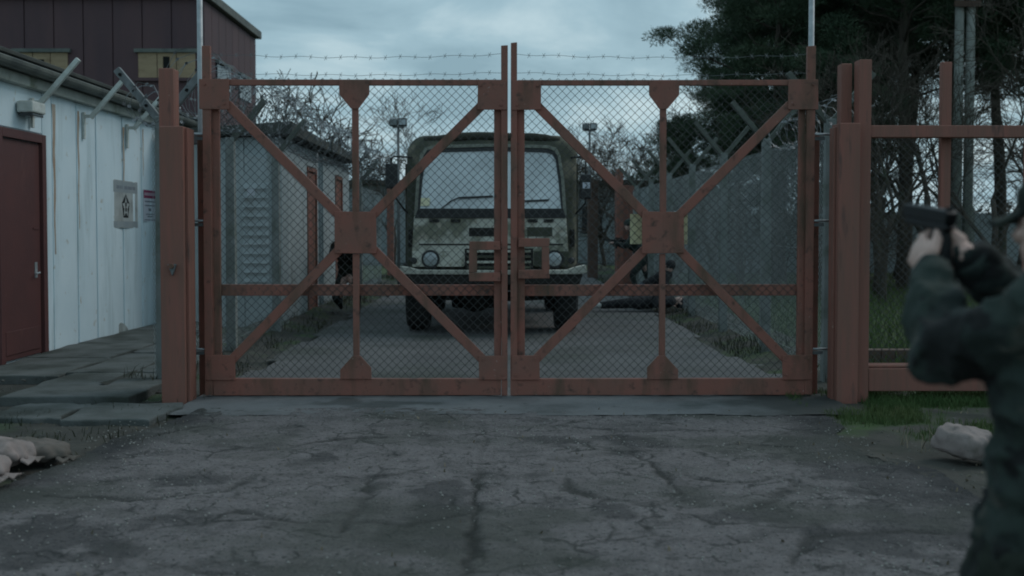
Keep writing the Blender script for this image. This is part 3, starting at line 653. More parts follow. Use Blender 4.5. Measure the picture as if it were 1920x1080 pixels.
# ================================================================== SIDE FENCES with Y-armed concrete posts
def fence_run(side, ys, label, where):
    x = 3.3 * side if side < 0 else 3.18
    fr = empty('chain_link_fence', (x, 18, 0), label, 'fence')
    for ya, yb in ([(10.7, 17.4), (25.3, 30.3)] if side < 0 else [(10.7, 30.3)]):
        chain_link('chain_link_mesh', (x + .06 * side, ya, 0), (0, 1, 0), yb - ya, .05, 2.5, .032, .0014, 'fence_wire', fr)
        for zz in (.15, 1.3, 2.45):
            MB().tube([(x + .06 * side, ya + (yb - ya) * i / 28, zz + .008 * math.sin(i * 2)) for i in range(29)], .0025, 4).build('line_wire', 'galv', fr)
    for i, (y, lb) in enumerate(ys):
        p = empty('fence_post', (x, y, 0), lb, 'post', 'concrete posts of the %s fence' % where)
        zt = 2.58 + .03 * math.sin(i * 7)
        poly = [(x - .055, 0), (x + .055, 0)]
        b = MB()
        for k in range(4): pass
        b.add([(x + sx * (.06 if z < 1 else .05), y + sy * (.06 if z < 1 else .05), z) for z in (-.15, zt) for sx, sy in ((-1, -1), (1, -1), (1, 1), (-1, 1))],
              [(3, 2, 1, 0), (4, 5, 6, 7), (0, 1, 5, 4), (1, 2, 6, 5), (2, 3, 7, 6), (3, 0, 4, 7)])
        b.build('shaft', 'post_concrete', p, bevel=.008)
        for s in (-1, 1):
            if s == side and i > 0 and side < 0: continue
            a = MB().beam((x + s * .03, y, zt - .02), (x + s * .42, y, zt + .45), .06 if side > 0 else .072, .06)
            steel = side < 0 and i == 0
            ao = a.build('arm', 'galv_dark' if steel else 'arm_concrete', p, bevel=.006)
            if steel:
                for t in (.25, .55, .85):
                    q = Vector((x + s * .03 + s * .41 * t, y, zt - .02 + .49 * t))
                    MB().tube([q + Vector((0, -.042, 0)), q + Vector((0, -.02, 0))], .016, 8).build('bolt_hole', 'black_hole', ao)
    return fr
fence_run(-1, [(10.8, 'concrete fence post with two grey steel arms behind the thick left gate post'), (13.5, 'nearest concrete post of the left fence seen through the gate'), (16.15, 'second concrete post of the left fence, just before the near store'),
               (25.4, 'last concrete post of the left fence, before the truck mirror')],
          'long chain link fence left of the drive', 'left')
fence_run(1, [(11.0, 'concrete fence post with two arms behind the thick right gate post'), (13.68, 'nearest concrete post of the right fence seen through the gate'), (16.35, 'second concrete post of the right fence, with arms spread'),
              (19.1, 'third concrete post of the right fence, beside the cream board'), (21.8, 'fourth concrete post of the right fence, behind the centre plate'), (24.5, 'fifth concrete post of the right fence, behind the rifleman'), (27.2, 'last concrete post of the right fence, by the open inner gate')],
          'long chain link fence right of the drive', 'right')
def razor_coil(x, z, y0, y1, r, label, seed):
    g = random.Random(seed); mb = MB(); pts = []
    turns = int((y1 - y0) / .17); n = 14
    for i in range(turns * n):
        a = 2 * math.pi * i / n; y = y0 + (y1 - y0) * i / (turns * n)
        rr = r * (1 + .08 * math.sin(i * .13 + seed))
        pts.append((x + rr * math.cos(a) + .02 * g.uniform(-1, 1), y + .07 * math.sin(a * .5) + .02 * g.uniform(-1, 1), z + rr * math.sin(a) + .02 * g.uniform(-1, 1) - .05 * math.sin((y - y0) * 1.1)))
    mb.tube(pts, .0035, 3, cap=False)
    for i in range(3, len(pts) - 1, 2):
        p = Vector(pts[i]); t = (Vector(pts[i + 1]) - p).normalized(); u = t.orthogonal().normalized()
        mb.add([p - t * .022, p + u * .02, p + t * .022, p - u * .02], [(0, 1, 2, 3)])
    o = mb.build('razor_wire_coil', 'razor_wire', None, label=label, cat='razor wire', center=True)
    return o
razor_coil(-3.1, 2.98, 11.2, 27, .33, 'long razor wire coil running along the top of the left fence', 1)
razor_coil(-3.3, 2.66, 10.15, 11.1, .17, 'short razor wire coil behind the thick left gate post', 2)
razor_coil(3.2, 2.62, 10.5, 13.2, .17, 'short razor wire coil behind the right gate post', 3)

# ================================================================== WHITE HUT on the left
HX = -5.44
hut = empty('hut', (-7.4, 14, 0), 'long pale blue-white panelled hut with a red door', 'building')
MB().box(-9.6, HX - .02, 8.0, 20.2, -.15, 3.12).build('core_wall', 'hut_white', hut)
seams = [8.0, 8.75, 9.5, 10.25, 11.0, 11.98, 13.22, 13.5, 14.28, 14.95, 15.98, 16.8, 17.6, 18.4, 19.3, 20.2]
for a, b in zip(seams[:-1], seams[1:]):
    if abs(a - 11.98) < .01:                # over the door
        MB().box(HX - .02, HX, a + .006, b - .006, 2.62, 3.10).build('panel', 'hut_white', hut, bevel=.006); continue
    pn = MB(); n = 12; z0, z1 = -.1, 3.10
    ys = np.linspace(a + .006, b - .006, n + 1)
    off = .02 * np.sin(np.linspace(0, math.pi, n + 1)) + .003 * np.sin(np.linspace(0, 9, n + 1) + a)
    vs = [(HX + o_, y_, z_) for z_ in (z0, 1.2, 2.2, z1) for y_, o_ in zip(ys, off)] + [(HX - .025, ys[0], z0), (HX - .025, ys[-1], z0), (HX - .025, ys[0], z1), (HX - .025, ys[-1], z1)]
    m1 = n + 1; k = 4 * m1
    fs = [(j * m1 + i, j * m1 + i + 1, (j + 1) * m1 + i + 1, (j + 1) * m1 + i) for j in range(3) for i in range(n)]
    fs += [tuple([k] + [j * m1 for j in range(4)] + [k + 2]), tuple([k + 1] + [j * m1 + n for j in range(4)] + [k + 3])]
    pn.add(vs, fs).build('panel', 'hut_white', hut)
for y in seams[1:-1]:
    if abs(y - 11.98) < .01 or abs(y - 13.22) < .01: continue
    MB().box(HX, HX + .014, y - .016, y + .016, -.08, 3.08).build('cover_strip', 'hut_white', hut, bevel=.004)
# rust runs from the arm brackets and dirt at the foot: thin ragged films with their own outline
def run_film(y, z0, z1, wd, seed, m='rust_run'):
    g = random.Random(seed); n = 16; L_ = []; R_ = []
    for i in range(n + 1):
        t = i / n; ww = wd * 1.5 * (1 - .75 * t) * g.uniform(.7, 1.1) / 2
        zc = z1 + (z0 - z1) * t; yc = y + .01 * math.sin(i * .9 + seed)
        L_.append((yc - ww, zc)); R_.append((yc + ww, zc))
    MB().prism(L_ + R_[::-1], HX + .015, HX + .0165, axis='x').build('rust_run', m, hut)
for i, (y, z0, z1, wd) in enumerate([(13.53, 1.2, 3.0, .07), (14.3, 1.5, 3.0, .045), (15.99, 1.75, 2.95, .05), (16.85, 2.3, 3.0, .03)]):
    run_film(y, z0, z1, wd, i)
g = random.Random(5)
def splash(y0, y1, h, seed):
    n = 60; t = np.linspace(0, 1, n + 1); yy = y0 + (y1 - y0) * t
    zz = .05 + h * np.sin(math.pi * t) ** .8 * (.25 + 1.3 * fbm(yy * 2.6, 0 * yy + seed, 5, seed))
    MB().prism([(y0, -.05), (y1, -.05)] + list(zip(yy[::-1], zz[::-1])), HX + .0150, HX + .0158, axis='x').build('dirt_film', 'dirt_splash', hut)
splash(15.45, 16.1, .13, 2)
# eaves: board, half-round gutter, felt roof edge
MB().box(HX - .02, HX + .10, 7.9, 20.3, 3.10, 3.22).build('eaves_board', 'hut_trim', hut, bevel=.008)
gm = MB(); prof = [(HX + .10 + .085 + .085 * math.cos(math.pi + a), 3.30 + .085 * math.sin(math.pi + a)) for a in np.linspace(0, math.pi, 9)]
prof += [(x_ + (.006 if i < 4 else -.006 if i > 4 else 0), z_ + .01) for i, (x_, z_) in reversed(list(enumerate(prof)))]
gm.prism(prof, 7.9, 20.3); gm.build('gutter', 'gutter_grey', hut, smooth=False)
MB().add([(HX + .20, 7.8, 3.355), (HX + .20, 20.4, 3.355), (-7.5, 20.4, 3.85), (-7.5, 7.8, 3.85), (HX + .20, 7.8, 3.405), (HX + .20, 20.4, 3.405), (-7.5, 20.4, 3.90), (-7.5, 7.8, 3.90)],
         [(3, 2, 1, 0), (4, 5, 6, 7), (0, 1, 5, 4), (1, 2, 6, 5), (2, 3, 7, 6), (3, 0, 4, 7)]).build('roof', 'roof_felt', hut, bevel=.01)
MB().box(HX - .02, HX + .12, 7.9, 20.3, 3.225, 3.35).build('fascia', 'gutter_grey', hut)
# door
dr = empty('door', (HX, 12.6, 0)); dr.parent = hut; dr.location = WL[dr] - WL[hut]
MB().box(HX - .01, HX + .012, 12.09, 13.10, .06, 2.49).build('door_leaf', 'red_door', dr, bevel=.004)
for y0, y1, z0, z1 in ((11.98, 12.08, -.05, 2.60), (13.11, 13.22, -.05, 2.60), (12.08, 13.11, 2.50, 2.60)):
    MB().box(HX - .01, HX + .05, y0, y1, z0, z1).build('door_frame', 'red_door', dr, bevel=.005)
MB().box(HX + .012, HX + .022, 12.15, 13.04, .12, .38).build('kick_plate', 'red_door', dr, bevel=.004)
MB().box(HX + .012, HX + .02, 12.93, 13.0, .94, 1.12).build('handle_plate', 'galv', dr, bevel=.004)
MB().tube([(HX + .02, 12.965, 1.0), (HX + .06, 12.965, 1.0), (HX + .06, 12.86, .99)], .011, 8).build('handle', 'steel', dr)
MB().box(HX + .012, HX + .02, 12.9, 13.05, 1.50, 1.52).build('weather_bar', 'red_door', dr)
# bulkhead lamp box and angled arms fixed to the wall
lb = empty('wall_lamp', (HX + .1, 12.65, 2.85), 'white weathered lamp box on the hut wall above the door', 'lamp')
MB().box(HX + .016, HX + .20, 12.50, 12.86, 2.80, 2.93).build('housing', 'arm_white', lb, bevel=.02)
MB().box(HX + .03, HX + .185, 12.53, 12.83, 2.765, 2.799).build('diffuser', 'window_dark', lb, bevel=.01)
for (y, lb_) in ((12.88, 'white angled arm on the hut eaves nearest the lamp box'), (14.45, 'middle white angled arm on the hut eaves'), (16.1, 'white angled arm on the hut eaves nearest the gate post')):
    a = empty('eaves_arm', (HX, y, 3.0), lb_, 'bracket', 'white angled arms on the hut eaves')
    MB().box(HX + .017, HX + .05, y - .025, y + .025, 2.66, 3.0).build('stem', 'arm_white', a, bevel=.004)
    MB().box(HX + .05, HX + .135, y - .02, y + .02, 2.93, 2.97).build('bracket', 'arm_white', a, bevel=.003)
    MB().beam((HX + .12, y, 2.93), (HX + .57, y, 3.44), .055, .055).build('arm', 'arm_white', a, bevel=.004)
# notices on the wall (print is flat)
def wall_notice(y0, y1, z0, z1, m, label):
    t = empty('notice', (HX + .02, (y0 + y1) / 2, z0), label, 'sign')
    MB().box(HX + .016, HX + .022, y0, y1, z0, z1).build('board', m, t)
    return t
n1_ = wall_notice(15.52, 16.55, 1.52, 2.19, 'sign_face', 'weathered grey notice with a black pentagon emblem on the hut wall')
def wprint(t, poly, m, nm, d=.0225): return MB().prism(poly, HX + d, HX + d + .0008, axis='x').build(nm, m, t)
wprint(n1_, [(15.53, 2.02), (16.54, 2.02), (16.54, 2.18), (15.53, 2.18)], 'sign_band', 'header_band')
wprint(n1_, [(15.53, 1.53), (16.54, 1.53), (16.54, 1.615), (15.53, 1.615)], 'sign_band', 'footer_band')
for a, b in ((15.66, 15.76), (15.79, 15.83), (15.86, 15.90), (15.98, 16.10), (16.12, 16.30), (16.33, 16.44)):
    wprint(n1_, [(a, 2.07), (b, 2.07), (b, 2.115), (a, 2.115)], 'print_grey', 'faded_lettering', .0235)
def pent(cy, cz, r, rot=0): return [(cy + r * .92 * math.sin(2 * math.pi * k / 5 + rot), cz + r * math.cos(2 * math.pi * k / 5 + rot)) for k in range(5)]
cy, cz = 16.03, 1.815
wprint(n1_, pent(cy, cz, .185), 'print_black', 'emblem', .0235)
star = []
for k in range(10):
    r_ = .165 if k % 2 == 0 else .072
    star.append((cy + r_ * .92 * math.sin(math.pi * k / 5), cz + r_ * math.cos(math.pi * k / 5)))
wprint(n1_, star, 'sign_face', 'emblem_star', .0245)
for zz, rr in ((.035, .036), (-.035, .036)):
    wprint(n1_, [(cy + rr * math.cos(a), cz + zz + rr * math.sin(a)) for a in np.linspace(0, 2 * math.pi, 12, endpoint=False)], 'print_black', 'emblem_dot', .0255)
n2_ = wall_notice(16.82, 17.42, 1.62, 2.10, 'notice_white', 'white notice with a magenta heading on the hut wall beside the gate post')
wprint(n2_, [(16.83, 1.97), (17.41, 1.97), (17.41, 2.09), (16.83, 2.09)], 'print_magenta', 'heading')
wprint(n2_, [(16.86, 2.01), (17.38, 2.01), (17.38, 2.055), (16.86, 2.055)], 'print_pink', 'heading_line', .0235)
for a, b, z, h in ((16.88, 17.36, 1.91, .02), (16.88, 17.36, 1.85, .018), (17.05, 17.17, 1.775, .045), (16.93, 17.3, 1.72, .016), (17.0, 17.25, 1.685, .018), (16.86, 17.36, 1.635, .014)):
    wprint(n2_, [(a, z), (b, z), (b, z + h), (a, z + h)], 'print_grey', 'text_line')

# ================================================================== MAROON BLOCK behind the hut
mb_ = empty('tower_block', (-11.5, 33, 0), 'dark maroon clad block with boarded windows behind the hut', 'building')
MB().box(-19, -8.06, 30.02, 36.2, -.1, 7.62).build('wall', 'maroon', mb_)
for i in range(14):
    x0 = -19 + i * .78
    MB().box(x0 + .012, x0 + .768, 29.97, 30.02, 0, 7.60).build('cladding_panel', 'maroon', mb_, bevel=.01)
for i in range(8):
    y0 = 30.03 + i * .77
    MB().box(-8.06, -8.01, y0 + .012, y0 + .76, 0, 7.60).build('cladding_panel', 'maroon', mb_, bevel=.01)
MB().box(-19.2, -7.86, 29.8, 36.4, 7.62, 7.86).build('roof_cornice', 'gutter_grey', mb_, bevel=.02)
def board_win(x0, x1, z0, z1, hx, hz):
    wn = empty('window', ((x0 + x1) / 2, 29.95, z0)); wn.parent = mb_; wn.location = WL[wn] - WL[mb_]
    n = 3; wd = (x1 - x0) / n
    for k in range(n):
        MB().box(x0 + k * wd + .01, x0 + (k + 1) * wd - .01, 29.93, 29.965, z0, z1).build('board', 'plywood', wn)
    MB().box(x0 - .08, x1 + .08, 29.86, 29.965, z1 + .005, z1 + .10).build('lintel', 'gutter_grey', wn)
    MB().box(x0 - .08, x1 + .08, 29.86, 29.965, z0 - .09, z0 - .005).build('sill', 'maroon', wn)
    MB().box(hx, hx + .17, 29.92, 29.929, hz, hz + .34).build('opening', 'black_hole', wn)
board_win(-9.75, -8.22, 5.52, 6.18, -9.08, 5.74)
board_win(-13.0, -11.6, 5.52, 6.18, -12.4, 5.66)
board_win(-16.3, -14.9, 5.52, 6.18, -15.5, 5.70)
for k in range(2):                               # side windows seen edge-on
    y0 = 31.2 + k * 2.6
    wn = MB().box(-8.01, -7.965, y0, y0 + 1.5, 5.45, 6.1).build('window', 'window_dark', mb_)
    MB().box(-8.01, -7.90, y0 - .05, y0 + 1.55, 6.105, 6.2).build('lintel', 'gutter_grey', wn)

# ================================================================== STORES left of the drive
def store(y0, y1, door_y, label, louvre):
    s = empty('store', (-4.3, (y0 + y1) / 2, 0), label, 'building', 'small stores beside the drive')
    x0, x1 = -5.15, -3.52
    MB().box(x0, x1, y0, y1, -.1, 2.93).build('core_wall', 'shed_panel', s)
    for k in range(3):
        a = x0 + (x1 - x0) / 3 * k
        MB().box(a + .008, a + (x1 - x0) / 3 - .008, y0 - .03, y0, -.1, 2.92).build('panel', 'shed_panel', s, bevel=.006)
    ys = [y0, y0 + .75, y0 + 1.5, door_y, door_y + 1.0, y1]
    ys = sorted(set(y for y in ys if y <= y1))
    for a, b in zip(ys[:-1], ys[1:]):
        if abs(a - door_y) < .01:
            MB().box(x1, x1 + .03, a + .008, b - .008, 2.62, 2.92).build('panel', 'shed_panel', s, bevel=.006); continue
        MB().box(x1, x1 + .03, a + .008, b - .008, -.1, 2.92).build('panel', 'shed_panel', s, bevel=.006)
    d = MB().box(x1 - .01, x1 + .015, door_y + .06, door_y + .94, .02, 2.52).build('door', 'red_oxide', s, bevel=.004)
    for a, b, c, e_ in ((door_y + .008, door_y + .06, 0, 2.6), (door_y + .94, door_y + .99, 0, 2.6), (door_y + .06, door_y + .94, 2.53, 2.6)):
        MB().box(x1, x1 + .045, a, b, c, e_).build('door_frame', 'red_oxide', d, bevel=.004)
    MB().add([(x0 - .15, y0 - .25, 2.94), (x1 + .25, y0 - .25, 2.96), (x1 + .25, y1 - .1, 2.96), (x0 - .15, y1 - .1, 2.94),
              (x0 - .15, y0 - .25, 3.02), (x1 + .25, y0 - .25, 3.16), (x1 + .25, y1 - .1, 3.10), (x0 - .15, y1 - .1, 3.02)],
             [(3, 2, 1, 0), (4, 5, 6, 7), (0, 1, 5, 4), (1, 2, 6, 5), (2, 3, 7, 6), (3, 0, 4, 7)]).build('roof', 'roof_felt', s, bevel=.01)
    if louvre:
        lv = MB().box(-4.10, -3.66, y0 - .045, y0 - .031, .5, 2.35).build('louvre_frame', 'shed_panel', s)
        for k in range(12):
            z = .58 + k * .145
            MB().beam((-4.08, y0 - .07, z), (-3.68, y0 - .07, z), .012, .11, up=(0, .6, 1)).build('louvre_slat', 'shed_panel', lv)
        MB().box(-3.99, -3.87, y0 - .16, y0 - .15, 2.02, 2.12).build('plate', 'notice_white', lv)
    return s
store(17.5, 20.95, 19.75, 'near pale store with a louvre and dark roof left of the drive', True)
store(21.5, 25.05, 23.0, 'farther pale store with a dark roof left of the drive', False)

# ================================================================== far end of the drive
hall = empty('hall', (0, 52, 0), 'low pale hall across the far end of the drive', 'building')
MB().box(-9.5, 7.0, 50.03, 58, -.1, 3.5).build('wall', 'hall_pale', hall)
for i in range(11):
    MB().box(-9.5 + i * 1.5 + .03, -9.5 + (i + 1) * 1.5 - .03, 49.97, 50.03, 0, 3.48).build('panel', 'hall_pale', hall, bevel=.01)
MB().prism([(-9.8, 3.5), (7.3, 3.5), (7.3, 3.68), (-9.8, 3.68)], 49.6, 58.3).build('roof', 'roof_felt', hall)
for x in (-6.5, -3.2, 3.4):
    wn = MB().box(x, x + .9, 49.93, 49.969, 1.3, 2.5).build('window', 'window_dark', hall)
    MB().box(x - .06, x + .96, 49.9, 49.968, 1.22, 1.295).build('sill', 'concrete', wn)
# inner gate standing open on the right, and its posts
ig = empty('inner_gate_leaf', (2.95, 29, 0), 'open red inner gate leaf standing edge-on beyond the truck', 'gate')
for x, y0, y1, z0, z1, nm in ((2.80, 28.2, 28.36, .05, 3.02, 'stile'), (3.0, 30.6, 30.76, .05, 3.02, 'stile')):
    MB().box(x, x + .16, y0, y1, z0, z1).build(nm, 'red_oxide', ig, bevel=.006)
for z in (.1, 1.5, 2.85):
    MB().beam((2.88, 28.36, z), (3.08, 30.6, z), .06, .12, up=(0, 0, 1)).build('rail', 'red_oxide', ig, bevel=.004)
for k in range(6):
    t = (k + .5) / 6; MB().box(2.86 + .2 * t, 2.90 + .2 * t, 28.36 + 2.2 * t, 28.42 + 2.2 * t, .16, 2.8).build('bar', 'red_oxide', ig)
MB().box(2.88, 3.30, 28.5, 28.62, -.05, 2.62).build('inner_gate_post', 'red_timber', None, bevel=.01, label='broad red inner gate post behind the rifleman', cat='post', group='posts of the inner gate')
MB().box(2.55, 2.86, 34.6, 34.9, -.05, 3.0).build('inner_gate_post', 'plank_brown', None, bevel=.01, label='brown timber post right of the truck mirror', cat='post', group='posts of the inner gate')
MB().box(-3.66, -3.46, 34.6, 34.8, -.05, 2.75).build('inner_gate_post', 'red_timber', None, bevel=.01, label='thin red post left of the truck mirror', cat='post', group='posts of the inner gate')
def flood(x, y, zt, label):
    p = empty('floodlight_pole', (x, y, 0), label, 'lamp post', 'floodlight poles beyond the truck')
    MB().tube([(x, y, -.1), (x, y, zt)], [.045, .035], 8).build('pole', 'galv_dark', p, smooth=True)
    MB().box(x - .16, x + .16, y - .04, y + .04, zt, zt + .05).build('crossbar', 'galv_dark', p)
    for s, rz in ((-1, .35), (1, -.25)):
        h = MB().box(x + s * .12 - .11, x + s * .12 + .11, y - .12, y + .06, zt + .05, zt + .24, rot=Matrix.Rotation(rz, 3, 'X')).build('floodlight', 'black_plastic', p, bevel=.02)
        MB().box(x + s * .12 - .09, x + s * .12 + .09, y - .131, y - .122, zt + .07, zt + .22, rot=Matrix.Rotation(rz, 3, 'X')).build('lens', 'lens_glass', h)
flood(-2.86, 30, 4.2, 'floodlight pole beyond the truck on its left')
flood(2.62, 35, 4.55, 'floodlight pole beyond the truck on its right')
pl = empty('twin_pole', (12.1, 28, 0), 'pair of tall pale utility poles among the trees', 'pole')
for x in (11.28, 11.56): MB().tube([(x, 28, -.1), (x + .02, 28, 9.5)], [.13, .10], 10).build('shaft', 'concrete', pl, smooth=True)
MB().box(11.1, 11.75, 27.80, 27.85, 7.0, 7.15).build('crossarm', 'plank_brown', pl)
sl = empty('timber_crate', (4.45, 13.1, -.1), 'low brown slatted timber box on the grass behind the fence panel', 'crate')
for k in range(5):
    MB().box(4.03 + k * .165, 4.185 + k * .165, 12.92, 12.95, -.1, .10).build('slat', 'plank_brown', sl, bevel=.004)
MB().box(4.03, 4.85, 12.955, 13.25, -.1, .085).build('body', 'plank_brown', sl, bevel=.005)
# ---- far pale fence line across the field
ff = empty('field_fence', (14, 41, 0), 'distant grey sheet fence across the grass field', 'fence')
for i in range(14):
    MB().box(5.2 + i * 2.4, 7.57 + i * 2.4, 41, 41.05, -.1, 2.1 + .05 * math.sin(i * 5)).build('sheet', 'hall_pale', ff)
    MB().box(5.1 + i * 2.4, 5.19 + i * 2.4, 40.96, 41.06, -.1, 2.3).build('post', 'concrete', ff)

# ================================================================== TRUCK
TX, TY = -0.2, 15.9
tk = empty('military_truck', (TX, TY + 3, 0), 'military truck in tan and green behind the closed gate', 'truck')
def tq(p): return TX + (p - 922) / 132
def tz(p): return 1.5 - (p - 430) / 132
def tprism(name, poly, y0, y1, m, b=.01, par=tk): return MB().prism([(tq(a), tz(b_)) for a, b_ in poly], y0, y1).build(name, m, par, bevel=b)
# cab shell: a stack of cross sections, rounded shoulders, leaning back above the waist
def loft(name, secs, m, par, smooth=True, cap=True):
    mb = MB(); n = len(secs[0]); vs = [p for s in secs for p in s]
    fs = [(j * n + i, j * n + (i + 1) % n, (j + 1) * n + (i + 1) % n, (j + 1) * n + i) for j in range(len(secs) - 1) for i in range(n)]
    if cap: fs += [tuple(range(n)), tuple(range((len(secs) - 1) * n, len(secs) * n))]
    return mb.add(vs, fs).build(name, m, par, smooth=smooth)
def rrect(hw, z0, z1, r, y, cx=TX, n=5, lean=0.0, rb=None):
    """rounded rectangle in XZ at depth y; lean pushes the top back"""
    pts = []; rb = r if rb is None else rb
    for (sx, zc, a0, rr) in ((1, z1, 0, r), (-1, z1, 90, r), (-1, z0, 180, rb), (1, z0, 270, rb)):
        for k in range(n + 1):
            a = R(a0 + 90 * k / n)
            x = cx + sx * (hw - rr) + rr * math.cos(a); z = (zc - rr if zc == z1 else zc + rr) + rr * math.sin(a)
            pts.append((x, y + lean * max(0, z - 1.6), z))
    return pts
# side shoulders and roof in dark canvas green, from just behind the windscreen
loft('cab_shell', [rrect(1.14, .92, 2.74, .26, TY + .16, lean=.10, rb=.05), rrect(1.225, .90, 2.84, .27, TY + .26, lean=.10, rb=.05), rrect(1.25, .90, 2.88, .28, TY + .6, lean=.05, rb=.05), rrect(1.25, .90, 2.88, .28, TY + 1.75, rb=.05)], 'truck_green', tk)
# front panel, tan
fpn = tprism('front_panel', [(777, 405), (1062, 405), (1066, 470), (1066, 498), (773, 498), (773, 470)], TY, TY + .17, 'truck_tan', .02)
tprism('panel_seam', [(786, 457), (1056, 457), (1056, 460), (786, 460)], TY - .003, TY + .001, 'under_black', 0, fpn)
# windscreen surround and panes (leaning back)
LEAN = .20
def wpt(px, pz, d=0.0): z = tz(pz); return (tq(px), TY + .02 + d + LEAN * max(0, z - 1.62), z)
def wring(name, outer, inner, d0, d1, m, par):
    mb = MB(); n = len(outer)
    vs = [wpt(a, b, d0) for a, b in outer] + [wpt(a, b, d0) for a, b in inner] + [wpt(a, b, d1) for a, b in outer] + [wpt(a, b, d1) for a, b in inner]
    fs = []
    for i in range(n):
        j = (i + 1) % n
        fs += [(i, j, n + j, n + i), (2 * n + i, 3 * n + i, 3 * n + j, 2 * n + j), (i, 2 * n + i, 2 * n + j, j), (n + i, n + j, 3 * n + j, 3 * n + i)]
    return mb.add(vs, fs).build(name, m, par, bevel=.004)
outer = [(777, 404), (781, 330), (787, 288), (796, 275), (812, 271), (922, 268), (1030, 271), (1045, 276), (1052, 290), (1059, 335), (1063, 404)]
mid = [(783, 404), (787, 332), (793, 292), (800, 281), (814, 277), (922, 274), (1028, 277), (1041, 282), (1047, 294), (1053, 336), (1057, 404)]
inner = [(788, 392), (792, 335), (798, 297), (804, 287), (816, 284), (922, 281), (1026, 284), (1037, 288), (1043, 298), (1048, 337), (1053, 392)]
wring('windscreen_frame', outer, mid, -.03, .05, 'frame_paint', tk)
wring('windscreen_seal', mid, inner, -.012, .04, 'black_plastic', tk)
mbp = MB(); mbp.add([wpt(a, b, .012) for a, b in inner] , [tuple(range(len(inner)))])
wsn = mbp.build('windscreen', 'windscreen_glass', tk)
tprism('windscreen_bar', [(785, 391), (1056, 391), (1062, 409), (778, 409)], TY - .02, TY + .02, 'black_plastic', .006)
st = MB().add([wpt(786, 386, -.006), wpt(806, 386, -.006), wpt(806, 371, -.006), wpt(786, 371, -.006)], [(0, 1, 2, 3)]).build('sticker', 'sticker', wsn)
for pts in ([(812, 403), (848, 376), (860, 371), (925, 368)], [(948, 402), (972, 381), (985, 377), (1030, 375)]):
    wpr = MB().tube([wpt(a, b, -.03) for a, b in pts[:3]], .009, 6).build('wiper', 'black_plastic', tk)
    MB().tube([wpt(a, b, -.022) for a, b in pts[2:]], .014, 6).build('blade', 'black_plastic', wpr)
# interior glimpsed through the glass
MB().box(TX - .95, TX + .95, TY + .18, TY + .42, 1.45, 1.66).build('dashboard', 'under_black', tk, bevel=.03)
for x in (-.55, .55): MB().box(TX + x - .25, TX + x + .25, TY + 1.2, TY + 1.35, 1.4, 2.25).build('seat', 'under_black', tk, bevel=.06)
# panel details
tprism('vent', [(880, 427), (931, 427), (931, 443), (880, 443)], TY - .012, TY + .002, 'under_black', .004)
tprism('camo_plate', [(989, 426), (1036, 426), (1036, 443), (989, 443)], TY - .012, TY + .002, 'truck_green', .004)
for a in (806, 846, 990, 1020): tprism('hinge', [(a, 411), (a + 18, 411), (a + 18, 417), (a, 417)], TY - .02, TY + .002, 'under_black', .004)
gr = tprism('grille', [(872, 466), (1000, 466), (1000, 508), (872, 508)], TY - .02, TY - .002, 'under_black', .006)
for k in range(4):
    tprism('grille_slat', [(876, 469 + k * 10), (996, 469 + k * 10), (996, 473.5 + k * 10), (876, 473.5 + k * 10)], TY - .05, TY - .02, 'truck_green' if k % 2 else 'truck_tan', .004, gr)
for px_, s in ((808, -1), (1040, 1)):
    c = Vector((tq(px_), TY - .01, tz(486)))
    h = MB().tube([c + Vector((0, .06, 0)), c + Vector((0, -.03, 0))], [.145, .125], 20).build('headlight', 'black_plastic', tk, smooth=False)
    MB().ell(c + Vector((0, -.03, 0)), .102, .035, .102, nu=18, nv=8).build('lens', 'lens_glass', h, smooth=True)
    ind = c + Vector((s * .24, 0, -.02))
    MB().ell(ind, .05, .04, .05).build('indicator', 'black_plastic', tk, smooth=True)
tprism('lamp_recess', [(774, 471), (870, 471), (870, 500), (774, 500)], TY - .006, TY + .001, 'truck_tan', .004)
tprism('lamp_recess', [(1002, 471), (1066, 471), (1066, 500), (1002, 500)], TY - .006, TY + .001, 'truck_green', .004)
# bumper with a pale worn upper lip, swept up at the ends
bump = tprism('bumper', [(757, 512), (1092, 512), (1085, 533), (765, 533)], TY - .22, TY - .02, 'under_black', .02)
lip = [(753, 498), (768, 500), (786, 505), (922, 506), (1062, 505), (1080, 499), (1097, 496), (1099, 510), (1085, 513), (922, 514), (760, 513), (752, 508)]
tprism('bumper_lip', lip, TY - .24, TY - .01, 'truck_pale', .012)
for s in (-1, 1):
    MB().box(TX + s * 1.25 - .04, TX + s * 1.25 + .04, TY + .2, TY + 1.6, .92, 1.0).build('wing_edge', 'under_black', tk, bevel=.02)
    # mudguard above each front wheel
    pr = [(TY + .2 + .62 - .62 * math.cos(a), .60 + .52 * math.sin(a)) for a in np.linspace(0, math.pi, 12)]
    MB().prism(pr + [(y_, z_ + .03) for y_, z_ in pr[::-1]], TX + s * 1.25 - (.0 if s < 0 else .40), TX + s * 1.25 + (.40 if s < 0 else 0), axis='x').build('mudguard', 'under_black', tk)
